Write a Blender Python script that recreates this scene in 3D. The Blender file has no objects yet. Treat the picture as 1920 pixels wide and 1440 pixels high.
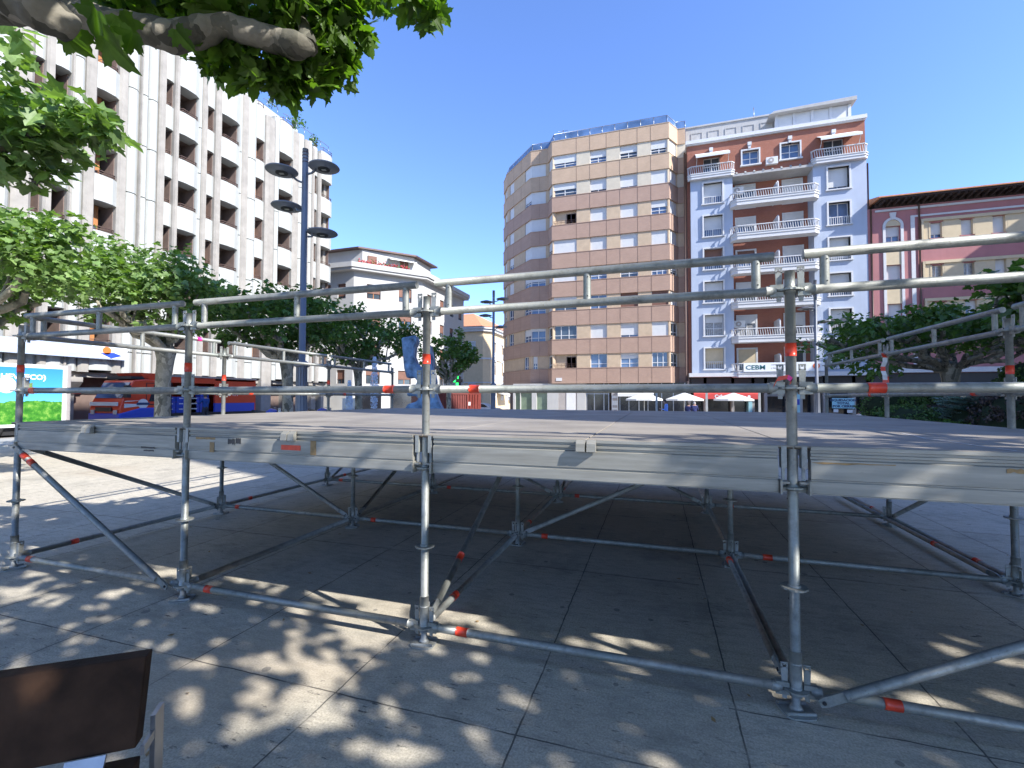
import bpy, bmesh, math, random
import numpy as np
from mathutils import Vector, Matrix
random.seed(7)
R = math.radians
scn = bpy.context.scene
col = bpy.data.collections.new('plaza_scene'); scn.collection.children.link(col)

# ------------------------------------------------------------------ camera
CAM = np.array([5.5496, -2.6469, 1.5569]); FPX = 857.5
PITCH, ROLL, YAW = 0.0301, 0.0029, 0.3038
Rm = Matrix.Rotation(YAW, 3, 'Z') @ Matrix.Rotation(math.pi/2 + PITCH, 3, 'X') @ Matrix.Rotation(ROLL, 3, 'Z')
cd = bpy.data.cameras.new('camera'); cam = bpy.data.objects.new('camera', cd); col.objects.link(cam)
cd.sensor_width = 36; cd.lens = FPX / 1920 * 36; cd.clip_start = .05; cd.clip_end = 3000
cam.matrix_world = Matrix.Translation(Vector(CAM)) @ Rm.to_4x4()
scn.camera = cam
RN = np.array(Rm)

def ray(u, v): return RN @ np.array([(u-960)/FPX, -(v-720)/FPX, -1.0])
def atY(u, v, Y):
    d = ray(u, v); return CAM + (Y-CAM[1])/d[1]*d
def atX(u, v, X):
    d = ray(u, v); return CAM + (X-CAM[0])/d[0]*d
def atZ(u, v, Z):
    d = ray(u, v); return CAM + (Z-CAM[2])/d[2]*d
def atD(u, v, D):                       # D = metres in front of the camera
    return CAM + ray(u, v)*D
def on_line(u, v, p, q):                # vertical plane through plan points p, q
    d = ray(u, v); n = np.array([q[1]-p[1], p[0]-q[0]])
    t = ((p[0]-CAM[0])*n[0] + (p[1]-CAM[1])*n[1])/(d[0]*n[0]+d[1]*n[1]); return CAM + t*d

# ------------------------------------------------------------------ light
SUN = Vector((1.27, -.45, 1)).normalized()
SUN_EL = math.asin(SUN.z); SUN_AZ = math.atan2(SUN.x, SUN.y)
w = bpy.data.worlds.new('World'); scn.world = w; w.use_nodes = True
nt = w.node_tree; bg = nt.nodes['Background']
sky = nt.nodes.new('ShaderNodeTexSky'); sky.sky_type = 'NISHITA'; sky.sun_disc = False
sky.sun_elevation = SUN_EL; sky.sun_rotation = SUN_AZ
sky.altitude = 800; sky.air_density = 1.0; sky.dust_density = .1; sky.ozone_density = 3.0
tint = nt.nodes.new('ShaderNodeMix'); tint.data_type = 'RGBA'; tint.blend_type = 'MULTIPLY'; tint.inputs[0].default_value = 1; tint.inputs[7].default_value = (.51, .575, .76, 1)
nt.links.new(sky.outputs[0], tint.inputs[6]); nt.links.new(tint.outputs[2], bg.inputs[0]); bg.inputs[1].default_value = .15
sl = bpy.data.lights.new('sun', 'SUN'); sl.energy = 2.8; sl.angle = R(.53); sl.color = (1, .97, .92)
so = bpy.data.objects.new('sun', sl); col.objects.link(so); so.rotation_euler = (-SUN).to_track_quat('-Z', 'Y').to_euler()
so.location = (20, -10, 40)
vs = scn.view_settings; vs.view_transform = 'Standard'; vs.look = 'None'; vs.exposure = 1.85; vs.gamma = 1
scn.render.resolution_x = 1024; scn.render.resolution_y = 768

# ------------------------------------------------------------------ helpers
def tag(o, label=None, cat=None, group=None, kind=None):
    if label: o['label'] = label
    if cat: o['category'] = cat
    if group: o['group'] = group
    if kind: o['kind'] = kind
    return o
WL = {}
def empty(name, loc, label, cat, group=None, kind=None):
    o = bpy.data.objects.new(name, None); o.empty_display_size = .3; col.objects.link(o); o.location = loc
    WL[o] = Vector(loc); return tag(o, label, cat, group, kind)
def wl(o): return WL.get(o, Vector((0, 0, 0)))
def copy_tree(o, parent=None):
    c = o.copy(); col.objects.link(c)
    if parent: c.parent = parent
    for ch in list(o.children): copy_tree(ch, c)
    return c

class MB:
    def __init__(s): s.v = []; s.f = []; s.m = []; s.sm = []
    def add(s, vs_, fs, m=0, smooth=False):
        b = len(s.v); s.v += [tuple(map(float, p)) for p in vs_]
        for f in fs: s.f.append([b+i for i in f]); s.m.append(m); s.sm.append(smooth)
        return s
    def box(s, a, b, m=0):
        x0, y0, z0 = [min(a[i], b[i]) for i in range(3)]; x1, y1, z1 = [max(a[i], b[i]) for i in range(3)]
        return s.add([(x0,y0,z0),(x1,y0,z0),(x1,y1,z0),(x0,y1,z0),(x0,y0,z1),(x1,y0,z1),(x1,y1,z1),(x0,y1,z1)],
              [(0,3,2,1),(4,5,6,7),(0,1,5,4),(1,2,6,5),(2,3,7,6),(3,0,4,7)], m)
    def obox(s, c, ax, ay, az, m=0):      # centre and three half-axis vectors
        c, ax, ay, az = map(Vector, (c, ax, ay, az))
        P = [c+i*ax+j*ay+k*az for k in (-1,1) for i, j in ((-1,-1),(1,-1),(1,1),(-1,1))]
        return s.add(P, [(0,3,2,1),(4,5,6,7),(0,1,5,4),(1,2,6,5),(2,3,7,6),(3,0,4,7)], m)
    def tube(s, pts, r, m=0, n=12, caps=True, smooth=True):
        pts = [Vector(p) for p in pts]; rs = r if isinstance(r, (list, tuple)) else [r]*len(pts)
        b = len(s.v); up = None
        for i, p in enumerate(pts):
            t = (pts[min(i+1, len(pts)-1)]-pts[max(i-1, 0)]).normalized()
            if up is None:
                up = Vector((0,0,1)) if abs(t.z) < .9 else Vector((1,0,0))
            a = t.cross(up).normalized(); up2 = a.cross(t).normalized(); up = up2
            for k in range(n):
                q = 2*math.pi*k/n; s.v.append(tuple(p+rs[i]*(math.cos(q)*a+math.sin(q)*up2)))
        for i in range(len(pts)-1):
            for k in range(n):
                k2 = (k+1) % n
                s.f.append([b+i*n+k, b+(i+1)*n+k, b+(i+1)*n+k2, b+i*n+k2][::-1]); s.m.append(m); s.sm.append(smooth)
        if caps:
            s.f.append([b+k for k in range(n)]); s.m.append(m); s.sm.append(False)
            s.f.append([b+(len(pts)-1)*n+k for k in range(n)][::-1]); s.m.append(m); s.sm.append(False)
        return s
    def lathe(s, prof, c=(0,0,0), m=0, n=24, smooth=True):
        b = len(s.v); c = Vector(c)
        for r, z in prof:
            for k in range(n):
                q = 2*math.pi*k/n; s.v.append((c.x+r*math.cos(q), c.y+r*math.sin(q), c.z+z))
        for i in range(len(prof)-1):
            for k in range(n):
                k2 = (k+1) % n; s.f.append([b+i*n+k, b+i*n+k2, b+(i+1)*n+k2, b+(i+1)*n+k]); s.m.append(m); s.sm.append(smooth)
        s.f.append([b+k for k in range(n)][::-1]); s.m.append(m); s.sm.append(False)
        s.f.append([b+(len(prof)-1)*n+k for k in range(n)]); s.m.append(m); s.sm.append(False)
        return s
    def prism(s, poly, z0, z1, m=0):
        n = len(poly)
        A = sum(poly[i][0]*poly[(i+1)%n][1]-poly[(i+1)%n][0]*poly[i][1] for i in range(n))
        if A < 0: poly = poly[::-1]
        s.add([(x,y,z0) for x,y in poly]+[(x,y,z1) for x,y in poly],
              [list(range(n))[::-1], [n+i for i in range(n)]]+[(i,(i+1)%n,n+(i+1)%n,n+i) for i in range(n)], m); return s
    def extr(s, pts, vec, m=0):           # polygon of 3-D points extruded by vec
        n = len(pts); P = [Vector(p) for p in pts]; V = Vector(vec)
        nrm = Vector((0,0,0))
        for i in range(n): nrm += P[i].cross(P[(i+1)%n])
        if nrm.dot(V) > 0: P = P[::-1]
        s.add(P+[p+V for p in P], [list(range(n)), [n+i for i in range(n)][::-1]]+[((i+1)%n,i,n+i,n+(i+1)%n) for i in range(n)], m); return s
    def build(s, name, mats, parent=None, **kw):
        me = bpy.data.meshes.new(name); off = wl(parent) if parent else Vector((0,0,0))
        me.from_pydata([(x-off.x, y-off.y, z-off.z) for x,y,z in s.v], [], s.f)
        if not isinstance(mats, (list, tuple)): mats = [mats]
        for m_ in mats: me.materials.append(m_)
        me.polygons.foreach_set('material_index', s.m); me.polygons.foreach_set('use_smooth', s.sm); me.update()
        o = bpy.data.objects.new(name, me); col.objects.link(o)
        if parent: o.parent = parent
        WL[o] = off
        return tag(o, **kw)

class Fr:                                  # facade frame: s along, n outwards, z up
    def __init__(s, p, q):                 # plan points left -> right as seen from outside
        s.p = Vector((p[0], p[1])); d = Vector((q[0]-p[0], q[1]-p[1])); s.L = d.length; s.d = d/s.L
        s.n = Vector((s.d.y, -s.d.x)); s.a = (p[0], p[1]); s.b = (q[0], q[1])
    def P(s, a, n, z):
        v = s.p+s.d*a+s.n*n; return Vector((v.x, v.y, z))
    def uv(s, u, v):
        w_ = on_line(u, v, s.a, s.b); return (Vector((w_[0], w_[1]))-s.p).dot(s.d), w_[2]
    def box(s, mb, a0, a1, n0, n1, z0, z1, m=0):
        c = (s.P(a0,n0,z0)+s.P(a1,n1,z1))/2
        mb.obox(c, Vector((s.d.x, s.d.y, 0))*abs(a1-a0)/2, Vector((s.n.x, s.n.y, 0))*abs(n1-n0)/2, Vector((0,0,abs(z1-z0)/2)), m)
    def grid(s, mb, a0, a1, z0, z1, ops, n0, n1, m=0):   # wall slab with rectangular openings
        zs = sorted({z0, z1}|{z for o in ops for z in (o[2], o[3]) if z0 < z < z1})
        for i in range(len(zs)-1):
            zm = (zs[i]+zs[i+1])/2; cur = a0
            for o in sorted([o for o in ops if o[2] < zm < o[3]]):
                if o[0] > cur+1e-4: s.box(mb, cur, o[0], n0, n1, zs[i], zs[i+1], m)
                cur = max(cur, o[1])
            if cur < a1-1e-4: s.box(mb, cur, a1, n0, n1, zs[i], zs[i+1], m)

# ------------------------------------------------------------------ materials
def newmat(name):
    m = bpy.data.materials.new(name); m.use_nodes = True; t = m.node_tree
    return m, t, t.nodes['Principled BSDF']
def N(t, ty, **kw):
    n = t.nodes.new(ty)
    for k, v in kw.items():
        if k in n.inputs: n.inputs[k].default_value = v
        else: setattr(n, k, v)
    return n
def pos(t): return N(t, 'ShaderNodeNewGeometry').outputs['Position']
def mapped(t, sc):
    mp = N(t, 'ShaderNodeMapping'); mp.inputs['Scale'].default_value = sc; t.links.new(pos(t), mp.inputs[0]); return mp.outputs[0]
def noise(t, vec, scale, detail=4, rough=.55):
    n = N(t, 'ShaderNodeTexNoise', Scale=scale, Detail=detail, Roughness=rough); t.links.new(vec, n.inputs['Vector']); return n.outputs['Fac']
def ramp(t, fac, stops):
    r = N(t, 'ShaderNodeValToRGB'); t.links.new(fac, r.inputs[0]); e = r.color_ramp.elements
    while len(e) < len(stops): e.new(.5)
    for i, (p, c) in enumerate(stops):
        e[i].position = p; e[i].color = (*c, 1) if isinstance(c, (tuple, list)) else (c, c, c, 1)
    return r.outputs[0]
def mix(t, fac, a, b, mode='MIX'):
    n = N(t, 'ShaderNodeMix', data_type='RGBA', blend_type=mode)
    for i, x in ((0, fac), (6, a), (7, b)):
        if hasattr(x, 'is_output'): t.links.new(x, n.inputs[i])
        elif i == 0: n.inputs[0].default_value = x
        else: n.inputs[i].default_value = (*x, 1)
    return n.outputs[2]
def mth(t, op, a, b=None, c=None):
    n = N(t, 'ShaderNodeMath', operation=op)
    for i, x in enumerate((a, b, c)):
        if x is None: continue
        if hasattr(x, 'is_output'): t.links.new(x, n.inputs[i])
        else: n.inputs[i].default_value = x
    return n.outputs[0]
def M(name, c, rough=.8, metal=0, var=.12, sc=2.5, bump=.0, bsc=60, streak=0, spec=None, alpha=None, trans=0):
    m, t, b = newmat(name); c = tuple(c)
    vec = pos(t)
    f = noise(t, vec, sc, 6)
    lo = tuple(x*(1-var) for x in c); hi = tuple(min(1, x*(1+var)) for x in c)
    cc = ramp(t, f, [(.3, lo), (.7, hi)])
    if streak:
        f2 = noise(t, mapped(t, (3, 3, .35)), 1.2, 5)
        cc = mix(t, ramp(t, f2, [(.5, 0.), (.75, streak)]), cc, tuple(x*.55 for x in c))
    t.links.new(cc, b.inputs['Base Color'])
    b.inputs['Roughness'].default_value = rough; b.inputs['Metallic'].default_value = metal
    if spec is not None: b.inputs['Specular IOR Level'].default_value = spec
    if bump:
        bp = N(t, 'ShaderNodeBump', Strength=bump, Distance=.02); t.links.new(noise(t, vec, bsc, 3), bp.inputs['Height']); t.links.new(bp.outputs[0], b.inputs['Normal'])
    return m

def ground_mat():
    m, t, b = newmat('pavement_slabs'); vec = pos(t)
    sx = N(t, 'ShaderNodeSeparateXYZ'); wob = N(t, 'ShaderNodeTexNoise', Scale=6., Detail=3); t.links.new(vec, wob.inputs['Vector'])
    ad = N(t, 'ShaderNodeVectorMath', operation='MULTIPLY_ADD'); t.links.new(wob.outputs['Color'], ad.inputs[0]); ad.inputs[1].default_value = (.018,.018,0); t.links.new(vec, ad.inputs[2])
    t.links.new(ad.outputs[0], sx.inputs[0])
    X = mth(t, 'SUBTRACT', sx.outputs[0], .947); Y = mth(t, 'ADD', sx.outputs[1], .57)
    fx = mth(t, 'ABSOLUTE', mth(t, 'SUBTRACT', mth(t, 'FRACT', mth(t, 'ADD', mth(t, 'DIVIDE', X, .997), .5)), .5))
    jx = mth(t, 'LESS_THAN', mth(t, 'MULTIPLY', fx, .997), .0045)
    colid = mth(t, 'FLOOR', mth(t, 'DIVIDE', X, .997))
    off = mth(t, 'MULTIPLY', mth(t, 'GREATER_THAN', sx.outputs[0], 5.9), .5)
    Y2 = mth(t, 'DIVIDE', mth(t, 'SUBTRACT', Y, off), 2.09)
    fy = mth(t, 'ABSOLUTE', mth(t, 'SUBTRACT', mth(t, 'FRACT', mth(t, 'ADD', Y2, .5)), .5))
    jy = mth(t, 'LESS_THAN', mth(t, 'MULTIPLY', fy, 2.09), .0045)
    j = mth(t, 'MAXIMUM', jx, jy)
    j = mth(t, 'MULTIPLY', j, ramp(t, noise(t, vec, 3., 3), [(.36, .35), (.5, 1.)]))
    # slab tone
    cmb = N(t, 'ShaderNodeCombineXYZ'); t.links.new(colid, cmb.inputs[0]); t.links.new(mth(t, 'FLOOR', Y2), cmb.inputs[1])
    wn = N(t, 'ShaderNodeTexWhiteNoise'); t.links.new(cmb.outputs[0], wn.inputs['Vector'])
    base = ramp(t, noise(t, vec, .9, 8, .65), [(.25, (.45, .40, .31)), (.5, (.55, .495, .395)), (.75, (.63, .57, .465))])
    base = mix(t, .55, base, ramp(t, wn.outputs['Value'], [(0, (.48, .43, .34)), (1, (.60, .545, .44))]))
    fine = noise(t, vec, 90., 4, .7); base = mix(t, .6, base, ramp(t, fine, [(.36, .42), (.62, 1.08)]), 'MULTIPLY')
    stain = ramp(t, noise(t, vec, 1.5, 8, .75), [(.50, 0.), (.66, .55)]); base = mix(t, stain, base, (.21, .195, .16))
    grime = ramp(t, noise(t, mapped(t, (1.1, 3.5, 1)), 5., 7, .75), [(.45, 0.), (.7, .5)]); base = mix(t, grime, base, (.20, .185, .155))
    ej = mth(t, 'MAXIMUM', mth(t, 'LESS_THAN', mth(t, 'MULTIPLY', fx, .997), .03), mth(t, 'LESS_THAN', mth(t, 'MULTIPLY', fy, 2.09), .03)); base = mix(t, mth(t, 'MULTIPLY', ej, mth(t, 'MULTIPLY', grime, .7)), base, (.15, .14, .12))
    warm = ramp(t, noise(t, mapped(t, (.8, .8, 1)), .55, 3), [(.55, 0.), (.68, .35)]); base = mix(t, warm, base, (.42, .33, .23))
    # thin dark chips and cracks running along the stone bed
    chip = noise(t, mapped(t, (4, 15, 1)), 2.2, 6, .68); chip = mth(t, 'MULTIPLY', ramp(t, chip, [(.61, 0.), (.65, .9)]), ramp(t, noise(t, vec, .7, 3), [(.42, .0), (.6, 1.)]))
    base = mix(t, chip, base, (.07, .065, .06))
    vo = N(t, 'ShaderNodeTexVoronoi', Scale=3.2); t.links.new(vec, vo.inputs['Vector'])
    gum = mth(t, 'LESS_THAN', vo.outputs['Distance'], mth(t, 'MULTIPLY', noise(t, vec, .8, 1), .13)); base = mix(t, mth(t, 'MULTIPLY', gum, .6), base, (.11, .105, .1))
    base = mix(t, mth(t, 'MULTIPLY', j, .85), base, (.055, .05, .045))
    t.links.new(base, b.inputs['Base Color']); b.inputs['Roughness'].default_value = .85
    h = mth(t, 'SUBTRACT', mth(t, 'MULTIPLY', fine, .25), mth(t, 'ADD', mth(t, 'MULTIPLY', j, .8), mth(t, 'MULTIPLY', chip, .5)))
    bp = N(t, 'ShaderNodeBump', Strength=.5, Distance=.01); t.links.new(h, bp.inputs['Height']); t.links.new(bp.outputs[0], b.inputs['Normal'])
    return m

def galv(name, c=(.27, .275, .255), rough=.47, metal=.5):
    m, t, b = newmat(name); vec = pos(t)
    f = noise(t, vec, 14, 8, .7); cc = ramp(t, f, [(.28, tuple(x*.62 for x in c)), (.5, c), (.72, tuple(min(1, x*1.25) for x in c))])
    f2 = noise(t, vec, 3.5, 5); cc = mix(t, ramp(t, f2, [(.5, 0.), (.66, .5)]), cc, tuple(x*y for x, y in zip(c, (.72, .80, .76))))
    f3 = noise(t, mapped(t, (1, 1, 1)), 55, 2); cc = mix(t, ramp(t, f3, [(.68, 0.), (.72, .55)]), cc, (.16, .13, .1))
    t.links.new(cc, b.inputs['Base Color']); b.inputs['Metallic'].default_value = metal
    t.links.new(ramp(t, f, [(.3, rough+.18), (.7, rough-.05)]), b.inputs['Roughness'])
    bp = N(t, 'ShaderNodeBump', Strength=.15, Distance=.004); t.links.new(noise(t, vec, 120, 3), bp.inputs['Height']); t.links.new(bp.outputs[0], b.inputs['Normal'])
    return m

def alu_mat():
    m, t, b = newmat('aluminium_beam'); vec = pos(t)
    f = noise(t, mapped(t, (.7, 3, 9)), 3.5, 6, .6); cc = ramp(t, f, [(.3, (.22, .21, .18)), (.55, (.29, .28, .245)), (.75, (.37, .355, .315))])
    f2 = noise(t, mapped(t, (4, 4, 22)), 2.2, 6, .75); cc = mix(t, ramp(t, f2, [(.62, 0.), (.7, .5)]), cc, (.17, .165, .15))
    f3 = noise(t, vec, 1.3, 3); cc = mix(t, ramp(t, f3, [(.45, 0.), (.7, .45)]), cc, (.27, .265, .24))
    t.links.new(cc, b.inputs['Base Color']); b.inputs['Metallic'].default_value = .2; t.links.new(ramp(t, f, [(.3, .62), (.7, .42)]), b.inputs['Roughness'])
    return m

def leaf_mat(name, c, c2, tr=.35):
    m, t, b = newmat(name); out = t.nodes['Material Output']
    ge = N(t, 'ShaderNodeNewGeometry'); vec = pos(t)
    cc = ramp(t, noise(t, vec, 3.2, 3), [(.3, c), (.7, c2)])
    cc = mix(t, ramp(t, noise(t, vec, 14, 2), [(.35, 0.), (.65, .5)]), cc, tuple(x*.6 for x in c))
    cc = mix(t, 1., cc, ramp(t, ge.outputs['Random Per Island'], [(0, .6), (.5, .95), (1, 1.25)]), 'MULTIPLY')
    t.links.new(cc, b.inputs['Base Color']); b.inputs['Roughness'].default_value = .45; b.inputs['Specular IOR Level'].default_value = .4
    tl = N(t, 'ShaderNodeBsdfTranslucent'); t.links.new(mix(t, 1., cc, (1.5, 1.75, .45), 'MULTIPLY'), tl.inputs[0])
    ms = N(t, 'ShaderNodeMixShader'); ms.inputs[0].default_value = tr
    t.links.new(b.outputs[0], ms.inputs[1]); t.links.new(tl.outputs[0], ms.inputs[2]); t.links.new(ms.outputs[0], out.inputs[0])
    return m

def bark_mat():
    m, t, b = newmat('plane_tree_bark'); vec = pos(t)
    vo = N(t, 'ShaderNodeTexVoronoi', Scale=9.); 
    mp = mapped(t, (1, 1, .55)); nz = N(t, 'ShaderNodeTexNoise', Scale=4., Detail=4); t.links.new(mp, nz.inputs['Vector'])
    ad = N(t, 'ShaderNodeVectorMath', operation='MULTIPLY_ADD'); t.links.new(nz.outputs['Color'], ad.inputs[0]); ad.inputs[1].default_value = (.35,.35,.35); t.links.new(mp, ad.inputs[2]); t.links.new(ad.outputs[0], vo.inputs['Vector'])
    sp = N(t, 'ShaderNodeSeparateColor'); t.links.new(vo.outputs['Color'], sp.inputs[0])
    c1 = ramp(t, sp.outputs[0], [(.0, (.09, .085, .065)), (.35, (.17, .155, .12)), (.6, (.25, .225, .18)), (.85, (.065, .06, .045))])
    c1 = mix(t, .35, c1, ramp(t, noise(t, vec, 25, 5), [(.3, .35), (.7, 1.)]), 'MULTIPLY')
    t.links.new(c1, b.inputs['Base Color']); b.inputs['Roughness'].default_value = .9
    bp = N(t, 'ShaderNodeBump', Strength=.5, Distance=.02); t.links.new(noise(t, vec, 18, 5), bp.inputs['Height']); t.links.new(bp.outputs[0], b.inputs['Normal'])
    return m

def bark_mat_pale():
    m = bark_mat(); m.name = 'plane_tree_bark_pale'
    for n in m.node_tree.nodes:
        if n.type == 'VALTORGB' and len(n.color_ramp.elements) == 4:
            for e_ in n.color_ramp.elements: e_.color = tuple(min(1, v*1.9) for v in e_.color[:3])+(1,)
    return m

def brick_mat(name, c1, c2, mortar, sc=1.0, bw=.24, bh=.07):
    m, t, b = newmat(name); vec = pos(t)
    sx = N(t, 'ShaderNodeSeparateXYZ'); t.links.new(vec, sx.inputs[0])
    cm = N(t, 'ShaderNodeCombineXYZ'); t.links.new(mth(t, 'ADD', sx.outputs[0], sx.outputs[1]), cm.inputs[0]); t.links.new(sx.outputs[2], cm.inputs[1])
    br = N(t, 'ShaderNodeTexBrick'); t.links.new(cm.outputs[0], br.inputs['Vector'])
    br.inputs['Color1'].default_value = (*c1, 1); br.inputs['Color2'].default_value = (*c2, 1); br.inputs['Mortar'].default_value = (*mortar, 1)
    br.inputs['Scale'].default_value = 1; br.inputs['Brick Width'].default_value = bw; br.inputs['Row Height'].default_value = bh; br.inputs['Mortar Size'].default_value = .008
    cc = mix(t, ramp(t, noise(t, vec, 1.1, 6), [(.3, .0), (.7, .35)]), br.outputs['Color'], tuple(x*.7 for x in c1))
    t.links.new(cc, b.inputs['Base Color']); b.inputs['Roughness'].default_value = .9
    return m

def glass(name, c=(.03, .04, .05), rough=.08):
    m, t, b = newmat(name); f = noise(t, pos(t), .5, 2)
    t.links.new(ramp(t, f, [(.35, c), (.65, tuple(x*2.2 for x in c))]), b.inputs['Base Color'])
    b.inputs['Roughness'].default_value = rough; b.inputs['Specular IOR Level'].default_value = .8
    return m

G = dict(
 pave=ground_mat(),
 galv=galv('galvanised_tube'), galvd=galv('galvanised_dull', (.30, .305, .29), .5, .3), alu=alu_mat(),
 deck=M('phenolic_deck_board', (.25, .22, .18), .65, var=.25, sc=1.6, streak=.35, bump=.1, bsc=150), redtape=M('red_adhesive_tape', (.62, .05, .02), .35, var=.15, sc=30),
 pinktape=M('pink_tape', (.8, .03, .25), .4, var=.05), white=M('white_paint', (.60, .60, .59), .55, var=.05), browntape=M('brown_adhesive_residue', (.27, .17, .07), .6, var=.3, sc=25),
 black=M('black_paint', (.02, .02, .022), .5, var=.2), rustwood=M('dark_stained_timber', (.050, .026, .015), .75, var=.5, sc=7, bump=.12, bsc=60, spec=.15),
 steel=M('brushed_steel', (.35, .36, .38), .4, .85, var=.15, sc=12), bark=bark_mat(), barkp=bark_mat_pale(), bushcore=M('dark_green_core', (.014, .028, .010), .95, var=.4, sc=12),
 leaf=leaf_mat('plane_leaf', (.14, .23, .07), (.24, .35, .12)), leafd=leaf_mat('plane_leaf_shaded', (.07, .145, .03), (.12, .21, .055)),  # leafd: leaf colour darkened for crowns in shade, reused on small plants
 leafn=leaf_mat('plane_leaf_near', (.07, .14, .018), (.12, .21, .03), .5),
 hedge=leaf_mat('hedge_leaf', (.07, .15, .04), (.12, .21, .06), .2), purple=leaf_mat('purple_leaf', (.055, .04, .036), (.085, .062, .055), .1), spruce=leaf_mat('blue_spruce_needle', (.16, .25, .23), (.26, .37, .34), .1),
 lampgrey=M('lamp_grey_paint', (.15, .165, .195), .5, .2, var=.06), lens=M('lamp_lens', (.4, .4, .38), .3), 
 conc=M('concrete_pilaster', (.29, .27, .24), .9, var=.14, sc=1.8, streak=.3, bump=.25, bsc=30), wpanel=M('white_concrete_panel', (.365, .375, .355), .85, var=.06, sc=1.1, streak=.1, bump=.1, bsc=30),
 recess=M('mauve_recess_wall', (.17, .12, .10), .9, var=.15), shut_o=M('orange_wood_shutter', (.36, .15, .05), .7, var=.15, sc=8), shut_w=M('white_shutter', (.54, .54, .53), .6, var=.04), shut_b=M('brown_shutter', (.16, .075, .05), .7, var=.15), shut_c=M('curtained_glass', (.28, .27, .26), .3, var=.4, sc=7),
 darkrail=M('dark_bronze_rail', (.09, .055, .045), .5, .3), glass=glass('window_glass'), glassb=glass('window_glass_sky', (.05, .08, .14), .05), shopglass=glass('shop_glass', (.012, .014, .018), .1),
 tan=brick_mat('tan_brick_panel', (.45, .32, .215), (.49, .35, .24), (.42, .30, .21)), tanlow=brick_mat('pinkish_brick_panel', (.37, .245, .185), (.41, .275, .205), (.34, .235, .18)), tanp=M('beige_pier_brick', (.46, .35, .24), .9, var=.08), tanpale=M('pale_pier_render', (.50, .44, .34), .9, var=.06), joint=M('panel_joint', (.20, .13, .095), .9), mesh=glass('rooftop_glass_balustrade', (.05, .09, .17), .25),
 brick=brick_mat('red_brick', (.30, .10, .06), (.35, .12, .075), (.28, .17, .12)), blue=M('pale_blue_render', (.37, .42, .51), .85, var=.05, sc=.8, streak=.12), wtrim=M('white_trim', (.55, .55, .55), .7, var=.05), greyren=M('grey_render', (.38, .37, .35), .9, var=.1, streak=.2),
 pink=M('pink_render', (.38, .165, .165), .88, var=.07, sc=.9, streak=.15), cream=M('cream_render', (.54, .44, .29), .85, var=.05), soffit=M('dark_timber_soffit', (.035, .022, .018), .8), 
 offw=M('offwhite_render', (.41, .405, .39), .88, var=.05, sc=.7, streak=.12), tile=M('terracotta_roof_tile', (.50, .22, .11), .85, var=.2, sc=6), yel=M('yellow_render', (.62, .47, .29), .88, var=.05), greyst=M('grey_plinth_stone', (.34, .31, .29), .9, var=.08),
 red=M('red_vehicle_paint', (.62, .055, .018), .3, var=.04), bluep=M('blue_vehicle_paint', (.03, .07, .42), .3, var=.04), tyre=M('tyre_rubber', (.02, .02, .02), .8), rim=M('wheel_rim', (.4, .4, .42), .35, .7), postersky=None,
 contr=M('oxide_red_steel', (.13, .020, .014), .6, var=.15, sc=4), bronze=M('blue_bronze_patina', (.13, .22, .33), .6, .2, var=.75, sc=4, bump=.4, bsc=14), water=M('fountain_spray', (.62, .72, .85), .5, var=.15, sc=9),
 canvas=M('white_canvas', (.62, .62, .60), .8, var=.03), awnred=M('red_awning', (.55, .06, .05), .7), skin=M('skin', (.42, .24, .17), .6, var=.05), hair=M('dark_hair', (.025, .018, .015), .7), hairg=M('grey_hair', (.3, .28, .27), .7),
 shirtb=M('light_blue_shirt', (.16, .32, .80), .8, var=.06), navy=M('navy_cloth', (.012, .02, .09), .85), trous=M('dark_trousers', (.03, .03, .04), .85), wcloth=M('white_cloth', (.66, .64, .6), .85), workb=M('work_blue_cloth', (.01, .05, .22), .85),
 green=M('green_sign', (.0, .35, .1), .5), signwhite=M('white_sign_board', (.72, .73, .73), .5, var=.02), signblue=M('pale_blue_sign_board', (.36, .42, .52), .5, var=.03), signteal=M('dark_teal_letter', (.01, .10, .11), .5), cyan=M('pale_cyan_board', (.30, .55, .62), .5, var=.02), letnavy=M('navy_letter', (.02, .05, .12), .5), letwhite=M('white_letter', (.8, .8, .8), .5), orange=M('orange_logo', (.75, .16, .03), .5), soil=M('planting_soil', (.06, .045, .03), .95, var=.3), geran=M('red_geraniums', (.42, .05, .06), .7, var=.5, sc=20), road=M('asphalt', (.055, .055, .055), .9, var=.15, sc=8, bump=.3), stonek=M('kerb_stone', (.4, .38, .35), .85),
)

def text(s, size, o, right, up, mat, parent, name='lettering', thick=.01, bold=0, align='LEFT', sx=1, fit=None, **kw):
    cu = bpy.data.curves.new('t', 'FONT'); cu.body = s; cu.size = size; cu.extrude = thick/2; cu.offset = bold; cu.align_x = align; cu.resolution_u = 2
    ob = bpy.data.objects.new('t', cu); col.objects.link(ob)
    me = ob.to_mesh(); o = Vector(o)
    if fit: sx = fit/max(v.co.x for v in me.vertices)
    o = Vector(o); right = Vector(right).normalized(); up = Vector(up).normalized(); nr = right.cross(up)
    mb = MB(); mb.add([o+right*v.co.x*sx+up*v.co.y+nr*v.co.z for v in me.vertices], [list(p.vertices) for p in me.polygons])
    ob.to_mesh_clear(); bpy.data.objects.remove(ob)
    return mb.build(name, mat, parent, **kw)

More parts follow.
